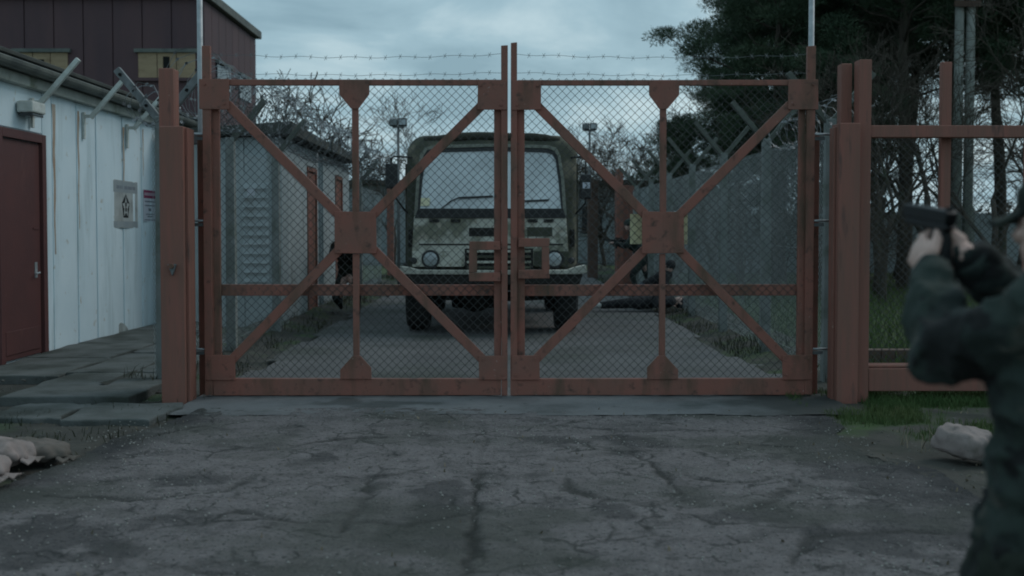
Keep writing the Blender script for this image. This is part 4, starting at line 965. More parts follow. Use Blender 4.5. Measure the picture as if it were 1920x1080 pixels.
# wheels
def wheel(x, y, s):
    w_ = empty('wheel', (x, y, 0)); w_.parent = tk; w_.location = WL[w_] - WL[tk]
    rad = .53; hw = .165
    prof = [(-hw * .75, .30), (-hw, .38), (-hw, .47), (-hw * .82, .515), (-hw * .5, rad), (hw * .5, rad), (hw * .82, .515), (hw, .47), (hw, .38), (hw * .75, .30)]
    n = 36; mb = MB(); vs = []
    for i in range(n):
        a = 2 * math.pi * i / n
        for (dx, r) in prof:
            rr = r - (.018 if (i % 2 and r > .5) else 0)
            vs.append((x + dx, y + rr * math.cos(a), .53 + rr * math.sin(a)))
    k = len(prof)
    mb.add(vs, [(i * k + j, i * k + j + 1, ((i + 1) % n) * k + j + 1, ((i + 1) % n) * k + j) for i in range(n) for j in range(k - 1)] + [(i * k, ((i + 1) % n) * k, ((i + 1) % n) * k + k - 1, i * k + k - 1) for i in range(n)])
    mb.build('tyre', 'rubber', w_)
    rm = MB().tube([(x - s * .05, y, .53), (x + s * .06, y, .53)], [.30, .30], 24).build('rim', 'truck_green', w_)
    MB().tube([(x + s * .06, y, .53), (x + s * .16, y, .53)], [.12, .08], 12).build('hub', 'under_black', rm)
for y in (TY + .82, TY + 4.9):
    for s in (-1, 1): wheel(TX + s * 1.09, y, s)
    MB().tube([(TX - 1.0, y, .53), (TX - .3, y, .50), (TX + .3, y, .50), (TX + 1.0, y, .53)], .075, 10).build('axle', 'under_black', tk)
    MB().ell((TX - .25, y, .50), .26, .22, .24).build('differential', 'under_black', tk, smooth=True)
for s in (-1, 1): MB().box(TX + s * .42 - .05, TX + s * .42 + .05, TY + .1, TY + 6.6, .72, .93).build('chassis_rail', 'under_black', tk, bevel=.01)
MB().box(TX - .62, TX + .12, TY + 1.1, TY + 1.9, .30, .72).build('gearbox', 'under_black', tk, bevel=.05)
MB().box(TX - .55, TX + .5, TY + .1, TY + .5, .62, .92).build('radiator', 'under_black', tk, bevel=.02)
MB().box(TX + .55, TX + .98, TY + 2.2, TY + 3.0, .45, .90).build('fuel_tank', 'truck_green', tk, bevel=.05)
MB().box(TX - 1.22, TX + 1.22, TY + 2.0, TY + 6.8, .95, 1.25).build('load_bed', 'truck_green', tk, bevel=.01)
for s in (-1, 1):
    for k in range(3): MB().box(TX + s * 1.21 - .02, TX + s * 1.21 + .02, TY + 2.03 + k * 1.58, TY + 3.58 + k * 1.58, 1.255, 1.80).build('drop_side', 'truck_green', tk, bevel=.008)
loft('canvas_cover', [rrect(1.15, 1.8, 2.82, .3, TY + 2.0, rb=.02), rrect(1.18, 1.8, 2.98, .3, TY + 2.1, rb=.02), rrect(1.18, 1.8, 2.92, .28, TY + 3.3, rb=.02), rrect(1.18, 1.8, 2.98, .3, TY + 4.4, rb=.02), rrect(1.18, 1.8, 2.92, .28, TY + 5.6, rb=.02), rrect(1.18, 1.8, 2.97, .3, TY + 6.8, rb=.02)], 'canvas', tk)
# rolled canvas along the roof front, doors
MB().tube([(TX - .98 + .196 * i, TY + .34 + .02 * math.sin(i * 2), 2.80 + .045 * math.sin(math.pi * i / 10) + .008 * math.sin(i * 5)) for i in range(11)], [.03, .05] + [.06] * 7 + [.05, .03], 10).build('rolled_canvas', 'canvas', tk, smooth=True)
for s in (-1, 1):
    d = MB().box(TX + s * 1.25 - .012, TX + s * 1.25 + .012, TY + .45, TY + 1.5, 1.0, 2.45).build('door', 'truck_green', tk, bevel=.01)
    MB().box(TX + s * 1.266 - .004, TX + s * 1.266 + .004, TY + .6, TY + 1.35, 1.75, 2.35).build('door_window', 'window_dark', d)
    MB().box(TX + s * 1.275 - .012, TX + s * 1.275 + .012, TY + 1.25, TY + 1.42, 1.5, 1.54).build('handle', 'black_plastic', d)
    MB().box(TX + s * 1.16 - .03, TX + s * 1.16 + .03, TY + .12, TY + .18, 1.25, 1.5).build('grab_handle', 'under_black', tk, bevel=.01)
# mirrors on cranked arms
for s, x0, x1, z0, z1 in ((-1, 722, 745, 353, 306), (1, 1089, 1110, 373, 326)):
    xa, xb = tq(x0), tq(x1); xm = (xa + xb) / 2; ym = TY + .12
    m_o = MB().box(xa, xb, ym - .03, ym + .04, tz(z0), tz(z1)).build('mirror', 'black_plastic', tk, bevel=.025)
    MB().tube([(TX + s * 1.05, TY + .3, tz(296)), (TX + s * 1.2, TY + .25, tz(293)), (xm - s * .03, ym, tz(293)), (xm, ym, tz(297)), (xm, ym, tz(z1) + .0), (xm, ym + .045, tz(z0) - .06), (TX + s * 1.22, TY + .3, tz(400))], .014, 8).build('arm', 'black_plastic', m_o, smooth=True)
    if s > 0:
        pz = MB().box(xa + .035, xb - .02, ym - .034, ym - .031, tz(353), tz(342)).build('label_plate', 'notice_white', m_o)
        cu = bpy.data.curves.new('t', 'FONT'); cu.body = '2'; cu.size = .10; cu.align_x = 'CENTER'
        to = bpy.data.objects.new('t', cu); COL.objects.link(to)
        me = bpy.data.meshes.new_from_object(to.evaluated_get(bpy.context.evaluated_depsgraph_get())); bpy.data.objects.remove(to)
        me.transform(Matrix.Rotation(R(90), 4, 'X'))
        link_mesh('digit', me, 'print_black', pz, ((xa + xb) / 2 + .005, ym - .0355, tz(352)))

# ================================================================== SANDBAGS
def sandbag(c, lx, ly, lz, rz, m, label, seed, tilt=0):
    g = random.Random(seed); mb = MB(); nu, nv = 56, 28
    vs = []; rot = Matrix.Rotation(rz, 3, 'Z') @ Matrix.Rotation(tilt, 3, 'Y')
    def q(u, v):
        ph = -math.pi / 2 + math.pi * v / nv; th = 2 * math.pi * u / nu
        sp = lambda c_, p_: math.copysign(abs(c_) ** p_, c_)
        x = lx * sp(math.cos(ph), .7) * sp(math.cos(th), .6); y = ly * sp(math.cos(ph), .7) * sp(math.sin(th), .8); z = lz * sp(math.sin(ph), .75)
        k = 1 + .07 * math.sin(x * 17 + seed) * math.cos(y * 21 + seed * 2) + .035 * math.sin(x * 43 + z * 31 + seed) + .025 * math.sin(y * 61 + x * 29) + .07 * math.sin(th * 11 + seed) * max(0, abs(x) / lx - .55)
        pin = 1 - .35 * max(0, abs(x) / lx - .75) / .25          # tied ends pinch in
        return Vector((x * k, y * k * pin, z * k * (pin if z > 0 else .55)))
    for v in range(nv + 1):
        for u in range(nu): vs.append(Vector(c) + rot @ q(u, v))
    fs = [(v * nu + u, v * nu + (u + 1) % nu, (v + 1) * nu + (u + 1) % nu, (v + 1) * nu + u) for v in range(nv) for u in range(nu)]
    o = empty('sandbag', (c[0], c[1], c[2] - lz * .55), label, 'sandbag')
    sk = MB().add(vs, fs).build('sack', m, o, smooth=True)
    for ns, st_ in ((.11, .05), (.035, .016)):
        tx = bpy.data.textures.new('creases', 'CLOUDS'); tx.noise_scale = ns; tx.noise_depth = 2
        dm = sk.modifiers.new('crease', 'DISPLACE'); dm.texture = tx; dm.strength = st_; dm.mid_level = .5; dm.texture_coords = 'LOCAL'
    e_ = Vector(c) + rot @ Vector((lx * .97, 0, -.01)); d_ = rot @ Vector((1, 0, 0)); s_ = rot @ Vector((0, 1, 0))
    fl = MB(); n = 6; vs = []
    for i in range(n + 1):
        t = i / n - .5; vs.append(e_ + s_ * t * ly * .7 + Vector((0, 0, .012 * math.sin(i * 2)))); 
    for i in range(n + 1):
        t = i / n - .5; vs.append(e_ + d_ * .06 + s_ * t * ly * 1.2 + Vector((0, 0, .014 * math.cos(i * 2.3) - .015)))
    fs = [(i, i + 1, n + 2 + i, n + 1 + i) for i in range(n)]
    f_ = fl.add(vs, fs).build('tied_end', m, o)
    sm = f_.modifiers.new('thick', 'SOLIDIFY'); sm.thickness = .008
    return o
sandbag((-3.22, 6.55, .085), .30, .19, .10, R(-14), 'sacking', 'front tan sandbag at the left edge of the road', 1)
sandbag((-3.28, 6.98, .09), .31, .19, .105, R(-8), 'sacking', 'tan sandbag behind the front one at the left road edge', 2)
sandbag((-3.12, 7.3, .045), .28, .17, .075, R(-20), 'sacking_dark', 'flat dark muddy sandbag at the left, farthest from the camera', 3)
sandbag((2.98, 7.2, .095), .19, .15, .125, R(-55), 'sacking', 'pale slumped sandbag on the earth beside the pistol shooter', 4, R(8))

# ================================================================== PEOPLE
def frame(d, up=Vector((0, 0, 1))):
    d = Vector(d).normalized(); l = up.cross(d).normalized(); u = d.cross(l)     # forward, left, up
    return d, l, u
def rotm(d, up=Vector((0, 0, 1))):
    f, l, u = frame(d, up); return Matrix((f, l, u)).transposed()                # columns: x forward, y left, z up
def add_head(mb, c, d, up=Vector((0, 0, 1)), s=1.0):
    """c = centre of the skull; d = facing"""
    m = rotm(d, up); c = Vector(c); P_ = lambda x, y, z: c + m @ (Vector((x, y, z)) * s)
    mb.ell(P_(-.008, 0, .02), .100 * s, .078 * s, .098 * s, m)
    mb.ell(P_(.025, 0, -.045), .070 * s, .062 * s, .075 * s, m)
    mb.ell(P_(.055, 0, -.095), .035 * s, .036 * s, .026 * s, m)                  # chin
    mb.tube([P_(.088, 0, .02), P_(.112, 0, -.028)], [.010 * s, .017 * s], 8)     # nose
    mb.ell(P_(.100, 0, -.03), .017 * s, .018 * s, .012 * s, m)
    mb.ell(P_(.083, 0, -.066), .012 * s, .027 * s, .009 * s, m); mb.ell(P_(.08, 0, -.076), .012 * s, .024 * s, .008 * s, m)
    for y in (-1, 1):
        mb.ell(P_(.077, y * .03, .026), .016 * s, .026 * s, .008 * s, m)         # brow
        mb.ell(P_(.066, y * .04, -.02), .02 * s, .02 * s, .018 * s, m)           # cheek
        mb.ell(P_(-.005, y * .080, -.012), .022 * s, .012 * s, .032 * s, m)      # ear
def add_hand(mb, wrist, d, palm_n, side, curl, s=1.0, spread=.06, thumb=.6):
    """palm along d; fingers curl towards palm_n; thumb leaves on the 'side' of the palm"""
    d = Vector(d).normalized(); n = Vector(palm_n); n = (n - d * n.dot(d)).normalized(); l = d.cross(n).normalized() * side   # l points to the thumb side
    w_ = Vector(wrist); m = Matrix((d, l, n)).transposed()
    mb.ell(w_ + d * .045 * s, .054 * s, .041 * s, .017 * s, m); mb.ell(w_ + d * .075 * s, .025 * s, .040 * s, .014 * s, m); mb.ell(w_ + d * .02 * s, .035 * s, .029 * s, .020 * s, m)
    for k, ln in enumerate((.072, .080, .074, .058)):
        off = (.030 - .0195 * k) * s
        p = w_ + d * .088 * s + l * off; a = 0; r = (.0092 - .0007 * (k == 3)) * s
        ch = [(p - d * .02 * s, r * 1.05), (p, r * 1.05)]
        fan = l * (.03 - .02 * k) * spread * 10
        for j, fr in enumerate((.45, .31, .24)):
            a += curl * (1, 1.1, .8)[j]
            p = p + (d * math.cos(a) + n * math.sin(a) + fan * (1 - j * .3)).normalized() * ln * fr * s
            ch.append((p, r * (1, .93, .82)[j]))
        mb.caps(ch)
    t0 = w_ + d * .022 * s + l * .028 * s; td = (d * .75 + l * (.75 - thumb * .4) + n * thumb * .6).normalized()
    t1 = t0 + td * .036 * s; td2 = (td + d * .5 - l * thumb * .3 + n * thumb * .25).normalized(); t2 = t1 + td2 * .030 * s; t3 = t2 + (td2 + d * .25).normalized() * .024 * s
    mb.caps([(t0, .014 * s), (t1, .0115 * s), (t2, .0102 * s), (t3, .0085 * s)])
def add_boot(mb, ankle, d, up=(0, 0, 1)):
    d = Vector(d).normalized(); u = Vector(up).normalized(); a = Vector(ankle)
    mb.caps([(a + u * .12, .056), (a, .052), (a - u * .03 - d * .02, .046)])
    mb.caps([(a - u * .045 - d * .03, .040), (a - u * .045 + d * .08, .043), (a - u * .058 + d * .155, .034)])
def person(label, J, top, trous, boots, hat=None, hatmat='camo_dark', hair=None, voxel=.016, disp=.012, hands=None, group=None, jacket_long=True, name='person', bulk=1.0):
    """J: joints in metres. One skin body; jacket, trousers, boots and headgear over it."""
    v = {k: Vector(x) for k, x in J.items() if k not in ('face', 'up')}
    base = Vector((v['hip'].x, v['hip'].y, 0))
    root = empty(name, base, label, 'person', group)
    face = Vector(J['face']); up = Vector(J.get('up', (0, 0, 1)))
    b = MB(); add_head(b, v['head'], face, up)
    b.caps([(v['head'] - up * .06 - face.normalized() * .015, .052), (v['neck'], .058), (v['chest'], .09), (v['hip'], .09)])
    for s in ('l', 'r'):
        b.caps([(v[s + 'sh'], .045), (v[s + 'el'], .036), (v[s + 'wr'], .027)])
        if v[s + 'sh'] is not None: b.caps([(v['neck'] - up * .03, .05), (v[s + 'sh'], .045)])
        b.caps([(v['hip'], .08), (v[s + 'kn'], .05), (v[s + 'an'], .036)])
        hd = (hands or {}).get(s)
        if hd is None:
            dd = (v[s + 'wr'] - v[s + 'el']).normalized(); hd = (dd, Vector((0, 0, -1)) if abs(dd.z) < .8 else face, 1 if s == 'l' else -1, .55)
        add_hand(b, v[s + 'wr'], *hd)
    body = solid('body', b, 'skin', root, .0042 if voxel < .01 else voxel * .7, 3 if voxel < .01 else 2)
    # jacket
    j = MB(); sh = (v['lsh'] - v['rsh']); sw = sh.normalized(); tu = (v['neck'] - v['hip']).normalized()
    tm = Matrix((tu.cross(sw).normalized() * -1, sw, tu)).transposed()
    fw = sw.cross(tu).normalized()
    tm = Matrix((fw, sw, tu)).transposed()
    j.ell(v['chest'], .135 * bulk, .195 * bulk, .21, tm); j.ell((v['chest'] + v['hip']) / 2 + tu * -.02, .130 * bulk, .175 * bulk, .2, tm); j.ell(v['hip'] + tu * .02, .135 * bulk, .175 * bulk, .15 if jacket_long else .08, tm)
    j.caps([(v['lsh'] , .078), (v['neck'] - tu * .04, .082), (v['rsh'], .078)]); j.caps([(v['neck'] - tu * .03, .078), (v['neck'] + tu * .015, .070)])
    for s in ('l', 'r'):
        mid_ = (v[s + 'sh'] + v[s + 'el']) / 2
        j.caps([(v['chest'] + tu * .08 + (v[s + 'sh'] - v['chest']) * .6, .10), (v[s + 'sh'], .083 * bulk), (mid_, .074 * bulk), (v[s + 'el'], .066 * bulk), (v[s + 'el'] + (v[s + 'wr'] - v[s + 'el']) * .5, .061 * bulk), (v[s + 'wr'] - (v[s + 'wr'] - v[s + 'el']).normalized() * .015, .043)])
    jo = solid('jacket', j, top, root, voxel, 3, disp, .10)
    if voxel < .01:
        for s in ('l', 'r'):
            dd = (v[s + 'wr'] - v[s + 'el']).normalized(); p_ = v[s + 'wr'] - dd * .02
            MB().tube([p_ - dd * .035, p_ - dd * .03, p_ + dd * .004, p_ + dd * .008], [.045, .050, .047, .041], 20).build('cuff', top, jo, smooth=True)
    t = MB(); t.ell(v['hip'] - tu * .03, .125, .165, .13, tm)
    for s, sg in (('l', 1), ('r', -1)):
        hp = v['hip'] + sw * .085 * sg - tu * .05
        t.caps([(hp, .105), (hp + (v[s + 'kn'] - hp) * .5, .092), (v[s + 'kn'], .072), (v[s + 'kn'] + (v[s + 'an'] - v[s + 'kn']) * .5, .066), (v[s + 'an'] + (v[s + 'kn'] - v[s + 'an']).normalized() * .08, .055)])
    solid('trousers', t, trous, root, voxel, 3, disp, .10)
    for s in ('l', 'r'):
        bt = MB(); sd = (v[s + 'an'] - v[s + 'kn']).normalized(); tf = Vector(J.get(s + 'toe', face)) if (s + 'toe') in J else face
        tf = (tf - sd * tf.dot(sd)).normalized() if abs(sd.z) > .5 else Vector((0, 0, 1)) * .6 + face * .2
        add_boot(bt, v[s + 'an'], tf, -sd); solid('boot', bt, boots, root, max(voxel * .8, .008), 3)
    m = rotm(face, up); H = lambda x, y, z: v['head'] + m @ Vector((x, y, z))
    if hat == 'cap':
        c = MB(); c.ell(H(-.012, 0, .062), .112, .094, .068, m); c.ell(H(-.012, 0, .035), .110, .090, .022, m)
        for k in range(9):                                                          # stiff curved peak
            a = R(-62 + 15.5 * k); c.caps([(H(.06 * math.cos(a), .07 * math.sin(a), .034), .008), (H(.155 * math.cos(a) ** .6 + .02, .075 * math.sin(a), .018 - .02 * abs(math.sin(a))), .006)])
        solid('field_cap', c, hatmat, root, .007 if voxel < .01 else .011, 2)
    elif hat == 'helmet':
        c = MB(); c.ell(H(-.01, 0, .045), .128, .112, .098, m); c.ell(H(-.01, 0, .012), .138, .118, .026, m); solid('helmet', c, hatmat, root, .013, 3)
    elif hat == 'beanie':
        c = MB(); c.ell(H(-.012, 0, .035), .112, .096, .105, m); c.ell(H(-.045, 0, -.03), .075, .08, .07, m); solid('knit_cap', c, hatmat, root, .012, 3)
    if hair or hat == 'cap':
        c = MB(); c.ell(H(-.022, 0, .03), .096, .083, .092, m); c.ell(H(-.05, 0, -.03), .055, .068, .06, m); solid('hair', c, 'hair_dark', root, .009 if voxel < .01 else .013, 2)
    return root

# -- the pistol shooter close to the camera on the right
d = Vector((-.5, .866, 0)); lf = Vector((-.866, -.5, 0))
gaim = Vector((-.17, .97, .11)).normalized()
hnd = Vector((1.05, 2.75, 1.478))
S = Vector((1.285, 2.36, 1.325))
lw = hnd + lf * .055 - gaim * .065 + Vector((0, 0, -.062)); rw = hnd - gaim * .088 + Vector((.035, .0, -.028))
shooter = person('person in dark camouflage aiming a pistol at the right edge', dict(
    head=S + d * .15 + Vector((.03, 0, .185)), neck=S + d * .07 + Vector((0, 0, .06)), chest=S + Vector((-.055, .03, -.15)), hip=(1.19, 2.40, .84),
    lsh=S + lf * .19, rsh=S - lf * .19, lel=(.965, 2.47, 1.225), lwr=lw, rel=(1.30, 2.72, 1.27), rwr=rw,
    lkn=(1.02, 2.52, .48), rkn=(1.26, 2.34, .46), lan=(1.08, 2.38, .09), ran=(1.50, 2.02, .10),
    face=d + Vector((0, 0, -.03))), 'camo', 'camo_dark', 'black_plastic', hat='cap', voxel=.0085, disp=.04, bulk=1.1,
    hands={'r': (gaim, lf * .9 + Vector((0, 0, -.1)), 1, 1.0, 1.1), 'l': (gaim * .85 + Vector((0, 0, .35)) - lf * .12, -lf, -1, .8, 1.1)})
pis = empty('pistol', hnd, 'black pistol held in both hands at the right edge', 'pistol')
gd, gl, gu = frame(gaim)
Q = lambda x, y, z: hnd + gd * x + gl * y + gu * z
def gbar(name, pts, hw, m, par, b=.003):
    n = len(pts); mb = MB(); vs = [Q(x, s * hw, z) for s in (-1, 1) for x, z in pts]
    mb.add(vs, [tuple(range(n)), tuple(range(2 * n - 1, n - 1, -1))] + [(i, i + n, (i + 1) % n + n, (i + 1) % n) for i in range(n)])
    return mb.build(name, m, par, bevel=b)
gbar('slide', [(-.075, .042), (.125, .042), (.128, .068), (.118, .075), (-.07, .075), (-.08, .068)], .0145, 'gunmetal', pis)
gbar('frame', [(-.06, .022), (.11, .026), (.115, .0415), (-.07, .0415), (-.085, .035)], .013, 'gunmetal', pis)
gbar('grip', [(-.062, .022), (-.012, .022), (-.025, -.085), (-.08, -.085)], .0155, 'black_plastic', pis, .006)
gbar('front_sight', [(.112, .0755), (.122, .0755), (.117, .082)], .002, 'gunmetal', pis, 0)
gbar('rear_sight', [(-.072, .0755), (-.06, .0755), (-.062, .083), (-.07, .083)], .009, 'gunmetal', pis, 0)
MB().tube([Q(-.008, 0, .022), Q(-.004, 0, -.006), Q(.018, 0, -.014), Q(.04, 0, -.004), Q(.046, 0, .024)], .0035, 6).build('trigger_guard', 'gunmetal', pis)
MB().tube([Q(.10, 0, .055), Q(.131, 0, .055)], .007, 10).build('muzzle', 'gunmetal', pis)

def rifle(a, b, label, up=Vector((0, 0, 1))):
    """a = butt, b = muzzle"""
    a = Vector(a); b = Vector(b); f, l, u = frame(b - a, up); Ln = (b - a).length
    r_ = empty('rifle', a, label, 'rifle')
    q = lambda x, z: a + f * x * Ln + u * z
    MB().beam(q(.28, 0), q(.62, 0), .035, .06, up=u).build('receiver', 'gunmetal', r_, bevel=.005)
    MB().tube([q(.60, .008), q(1.0, .008)], .010, 8).build('barrel', 'gunmetal', r_)
    MB().beam(q(.61, .0), q(.84, .002), .036, .042, up=u).build('handguard', 'gunmetal', r_, bevel=.008)
    MB().add([q(0, .03), q(0, -.08), q(.29, -.025), q(.29, .025)] and [p + l * s * .018 for s in (-1, 1) for p in (q(0, .03), q(0, -.08), q(.29, -.025), q(.29, .025))], [(0, 1, 2, 3), (7, 6, 5, 4), (0, 4, 5, 1), (1, 5, 6, 2), (2, 6, 7, 3), (3, 7, 4, 0)]).build('stock', 'black_plastic', r_, bevel=.005)
    MB().beam(q(.50, -.03), q(.54, -.19), .022, .05, up=f).build('magazine', 'gunmetal', r_, bevel=.004)
    MB().beam(q(.36, -.03), q(.32, -.13), .025, .04, up=f).build('pistol_grip', 'black_plastic', r_, bevel=.004)
    MB().beam(q(.36, .05), q(.58, .05), .02, .03, up=u).build('sight', 'gunmetal', r_, bevel=.004)
    return r_
# -- rifleman on the right of the drive, aiming left
X0, Y0 = 2.78, 25.2
person('person in camouflage aiming a rifle leftward beside the right fence', dict(
    head=(X0 + .0, Y0, 1.60), neck=(X0 + .07, Y0, 1.42), chest=(X0 + .12, Y0, 1.20), hip=(X0 + .30, Y0, .86), lsh=(X0 + .10, Y0 - .19, 1.34), rsh=(X0 + .14, Y0 + .19, 1.34),
    lel=(X0 - .12, Y0 - .22, 1.12), lwr=(X0 - .33, Y0 - .06, 1.19), rel=(X0 + .12, Y0 + .3, 1.06), rwr=(X0 - .08, Y0 + .06, 1.20),
    lkn=(X0 + .06, Y0 - .14, .48), rkn=(X0 + .42, Y0 + .12, .44), lan=(X0 + .16, Y0 - .14, .09), ran=(X0 + .72, Y0 + .12, .12), face=(-1, -.12, -.05)),
    'camo', 'camo', 'black_plastic', hat='helmet', hatmat='camo', voxel=.02, disp=.02)
rifle((X0 + .10, Y0 - .03, 1.24), (X0 - .64, Y0 - .10, 1.26), 'black rifle aimed leftward by the person at the right fence')
# -- soldier crouched by the near store on the left
X1, Y1 = -2.86, 19.9
person('person in dark camouflage crouched by the near store, behind the left centre plate', dict(
    head=(X1 - .02, Y1, 1.47), neck=(X1 - .0, Y1 + .03, 1.28), chest=(X1 + .02, Y1 + .05, 1.06), hip=(X1 + .02, Y1 + .22, .70), lsh=(X1 + .20, Y1 + .02, 1.20), rsh=(X1 - .18, Y1 + .08, 1.20),
    lel=(X1 + .24, Y1 - .18, 1.02), lwr=(X1 + .06, Y1 - .36, 1.16), rel=(X1 - .22, Y1 - .14, .98), rwr=(X1 - .02, Y1 - .18, 1.12),
    lkn=(X1 + .24, Y1 - .20, .46), rkn=(X1 - .16, Y1 - .02, .30), lan=(X1 + .24, Y1 - .02, .09), ran=(X1 - .14, Y1 + .42, .12), face=(.25, -1, -.08), ltoe=(.2, -1, 0)),
    'camo_dark', 'camo', 'black_plastic', hat='helmet', hatmat='camo_dark', voxel=.02, disp=.02)
rifle((X1 - .06, Y1 + .02, 1.16), (X1 + .16, Y1 - .72, 1.20), 'black rifle held by the person crouched at the near store')
# -- two people on the ground at the right
X2, Y2 = 2.35, 20.3
person('person in dark clothes and white shoes lying on the drive', dict(
    head=(X2 + .86, Y2 + .15, .17), neck=(X2 + .70, Y2 + .12, .18), chest=(X2 + .48, Y2 + .10, .19), hip=(X2 + .08, Y2 + .05, .17), lsh=(X2 + .62, Y2 - .08, .20), rsh=(X2 + .60, Y2 + .30, .18),
    lel=(X2 + .34, Y2 - .16, .14), lwr=(X2 + .36, Y2 - .10, .34), rel=(X2 + .5, Y2 + .48, .10), rwr=(X2 + .75, Y2 + .55, .08),
    lkn=(X2 - .33, Y2 - .05, .16), rkn=(X2 - .32, Y2 + .16, .12), lan=(X2 - .72, Y2 - .06, .12), ran=(X2 - .70, Y2 + .20, .10), face=(.1, -.3, 1), up=(1, .1, .05)),
    'cloth_dark', 'cloth_dark', 'shoe_white', hat='beanie', hatmat='cloth_dark', voxel=.018, disp=.015)
X3, Y3 = 3.0, 20.9
person('person in a dark jacket and blue jeans kneeling over the one lying down', dict(
    head=(X3 + .05, Y3 - .12, .80), neck=(X3 - .0, Y3 - .02, .66), chest=(X3 - .1, Y3 + .02, .58), hip=(X3 - .35, Y3 + .15, .42), lsh=(X3 - .02, Y3 - .16, .64), rsh=(X3 - .02, Y3 + .20, .62),
    lel=(X3 - .08, Y3 - .26, .40), lwr=(X3 - .16, Y3 - .30, .20), rel=(X3 + .05, Y3 + .2, .36), rwr=(X3 - .02, Y3 - .0, .20),
    lkn=(X3 - .02, Y3 - .06, .12), rkn=(X3 - .1, Y3 + .28, .12), lan=(X3 - .42, Y3 + .0, .10), ran=(X3 - .48, Y3 + .35, .10), face=(.2, -1, -.5), up=(.5, -.35, .8)),
    'cloth_dark', 'denim', 'black_plastic', hat='beanie', hatmat='cloth_dark', voxel=.018, disp=.015)

# ================================================================== TREES
def pine_meshes(seed, h, crown0, rmax, nclump, nblade, lean=.3):
    g = random.Random(seed); q = np.random.default_rng(seed)
    wood = MB(); top = Vector((lean, g.uniform(-.3, .3), h)); n = 12
    trunk = [Vector((lean * (i / n) ** 1.5 + .12 * math.sin(i * 1.1 + seed) * i / n, .1 * math.sin(i * .8 + seed * 2) * i / n, h * i / n)) for i in range(n + 1)]
    r0 = .014 * h + .035
    wood.tube([trunk[0] - Vector((0, 0, .3))] + trunk, [r0 * 1.3] + [r0 * (1 - .85 * i / n) + .015 for i in range(n + 1)], 9)
    def at(z):
        t = max(0, min(.999, z / h)) * n; i = int(t); return trunk[i].lerp(trunk[i + 1], t - i)
    centers = []
    nb = 34
    for k in range(nb):
        z = crown0 + (h - crown0) * (k / nb) ** .9 * .98; t = (z - crown0) / (h - crown0)
        ln = rmax * (.55 + .45 * math.sin(math.pi * min(1, .25 + t * .8))) * g.uniform(.6, 1.1) * (1 - .55 * t ** 3)
        a = k * 2.4 + g.uniform(-.5, .5); p0 = at(z); el = g.uniform(-.12, .35) + .5 * t
        pts = [p0]
        for s in range(1, 6):
            u = s / 5; pts.append(p0 + Vector((math.cos(a + .3 * math.sin(u * 3 + k)), math.sin(a + .3 * math.sin(u * 3 + k)), 0)) * ln * u + Vector((0, 0, ln * (el * u + .22 * u * u + .04 * math.sin(s * 2 + k)))))
        wood.tube(pts, [.05 * (1 - .4 * t), .042, .034, .026, .018, .008], 5)
        for s in range(2, 6):
            for _ in range(3 if s > 2 else 1):
                c = pts[s] + Vector((g.gauss(0, .32), g.gauss(0, .32), g.gauss(.10, .14)))
                centers.append((c, g.uniform(.24, .46)))
                wood.tube([pts[s], c], [.012, .004], 3)
    for k in range(9):                                                              # dead stubs below the crown
        z = crown0 * g.uniform(.35, .98); a = g.uniform(0, 6.28); p0 = at(z); ln = g.uniform(.4, 1.7)
        pts = [p0, p0 + Vector((math.cos(a), math.sin(a), .15)) * ln * .5, p0 + Vector((math.cos(a + .3), math.sin(a + .3), g.uniform(-.2, .4))) * ln]
        wood.tube(pts, [.028, .018, .006], 4)
    g.shuffle(centers); centers = centers[:nclump]
    C_ = np.array([c for c, r in centers]); Rr = np.array([r for c, r in centers])
    nC = len(C_); m = nblade
    dirv = q.normal(size=(nC, m, 3)); dirv /= np.linalg.norm(dirv, axis=2, keepdims=True)
    rad = q.uniform(.15, 1, (nC, m, 1)) ** .6 * Rr[:, None, None]
    pos = C_[:, None] + dirv * rad * np.array([1.25, 1.25, .62])
    dd = dirv * .8 + q.normal(size=(nC, m, 3)) * .5 + np.array([0, 0, .35]); dd /= np.linalg.norm(dd, axis=2, keepdims=True)
    sd = np.cross(dd, q.normal(size=(nC, m, 3))); sd /= np.linalg.norm(sd, axis=2, keepdims=True) + 1e-9
    ln = q.uniform(.06, .14, (nC, m, 1)); wd = q.uniform(.006, .013, (nC, m, 1))
    A = pos - sd * wd; B = pos + sd * wd; T = pos + dd * ln + sd * wd * .5; T2 = pos + dd * ln - sd * wd * .5
    V = np.stack([A, B, T, T2], 2).reshape(-1, 3); F = np.arange(len(V)).reshape(-1, 4)
    return wood, V, F
protos = []
def pine(proto, loc, rz, sc, label):
    if protos[proto] is None: pass
    wm, cm = protos[proto]
    r_ = empty('pine_tree', loc, label, 'tree', 'pines beyond the right fence')
    for nm, me, mt in (('trunk', wm, 'bark'), ('crown', cm, 'pine_needle')):
        o = bpy.data.objects.new(nm, me); COL.objects.link(o); o.parent = r_
        if not me.materials: me.materials.append(M[mt])
    r_.rotation_euler.z = rz; r_.scale = (sc, sc, sc)
    return r_
for sd_, h_, c0, rm_, nc, nb_, ln_ in ((3, 10.5, 3.7, 3.1, 290, 300, .4), (11, 12.0, 5.5, 3.0, 290, 300, -.5), (23, 9.5, 3.6, 2.6, 290, 320, .6)):
    wd_, V, F = pine_meshes(sd_, h_, c0, rm_, nc, nb_, ln_)
    wme = wd_.mesh('pine_trunk'); wme.polygons.foreach_set('use_smooth', [True] * len(wme.polygons))
    tmp = np_mesh('tmp', V, F, 'pine_needle'); cme = tmp.data; bpy.data.objects.remove(tmp)
    protos.append((wme, cme))
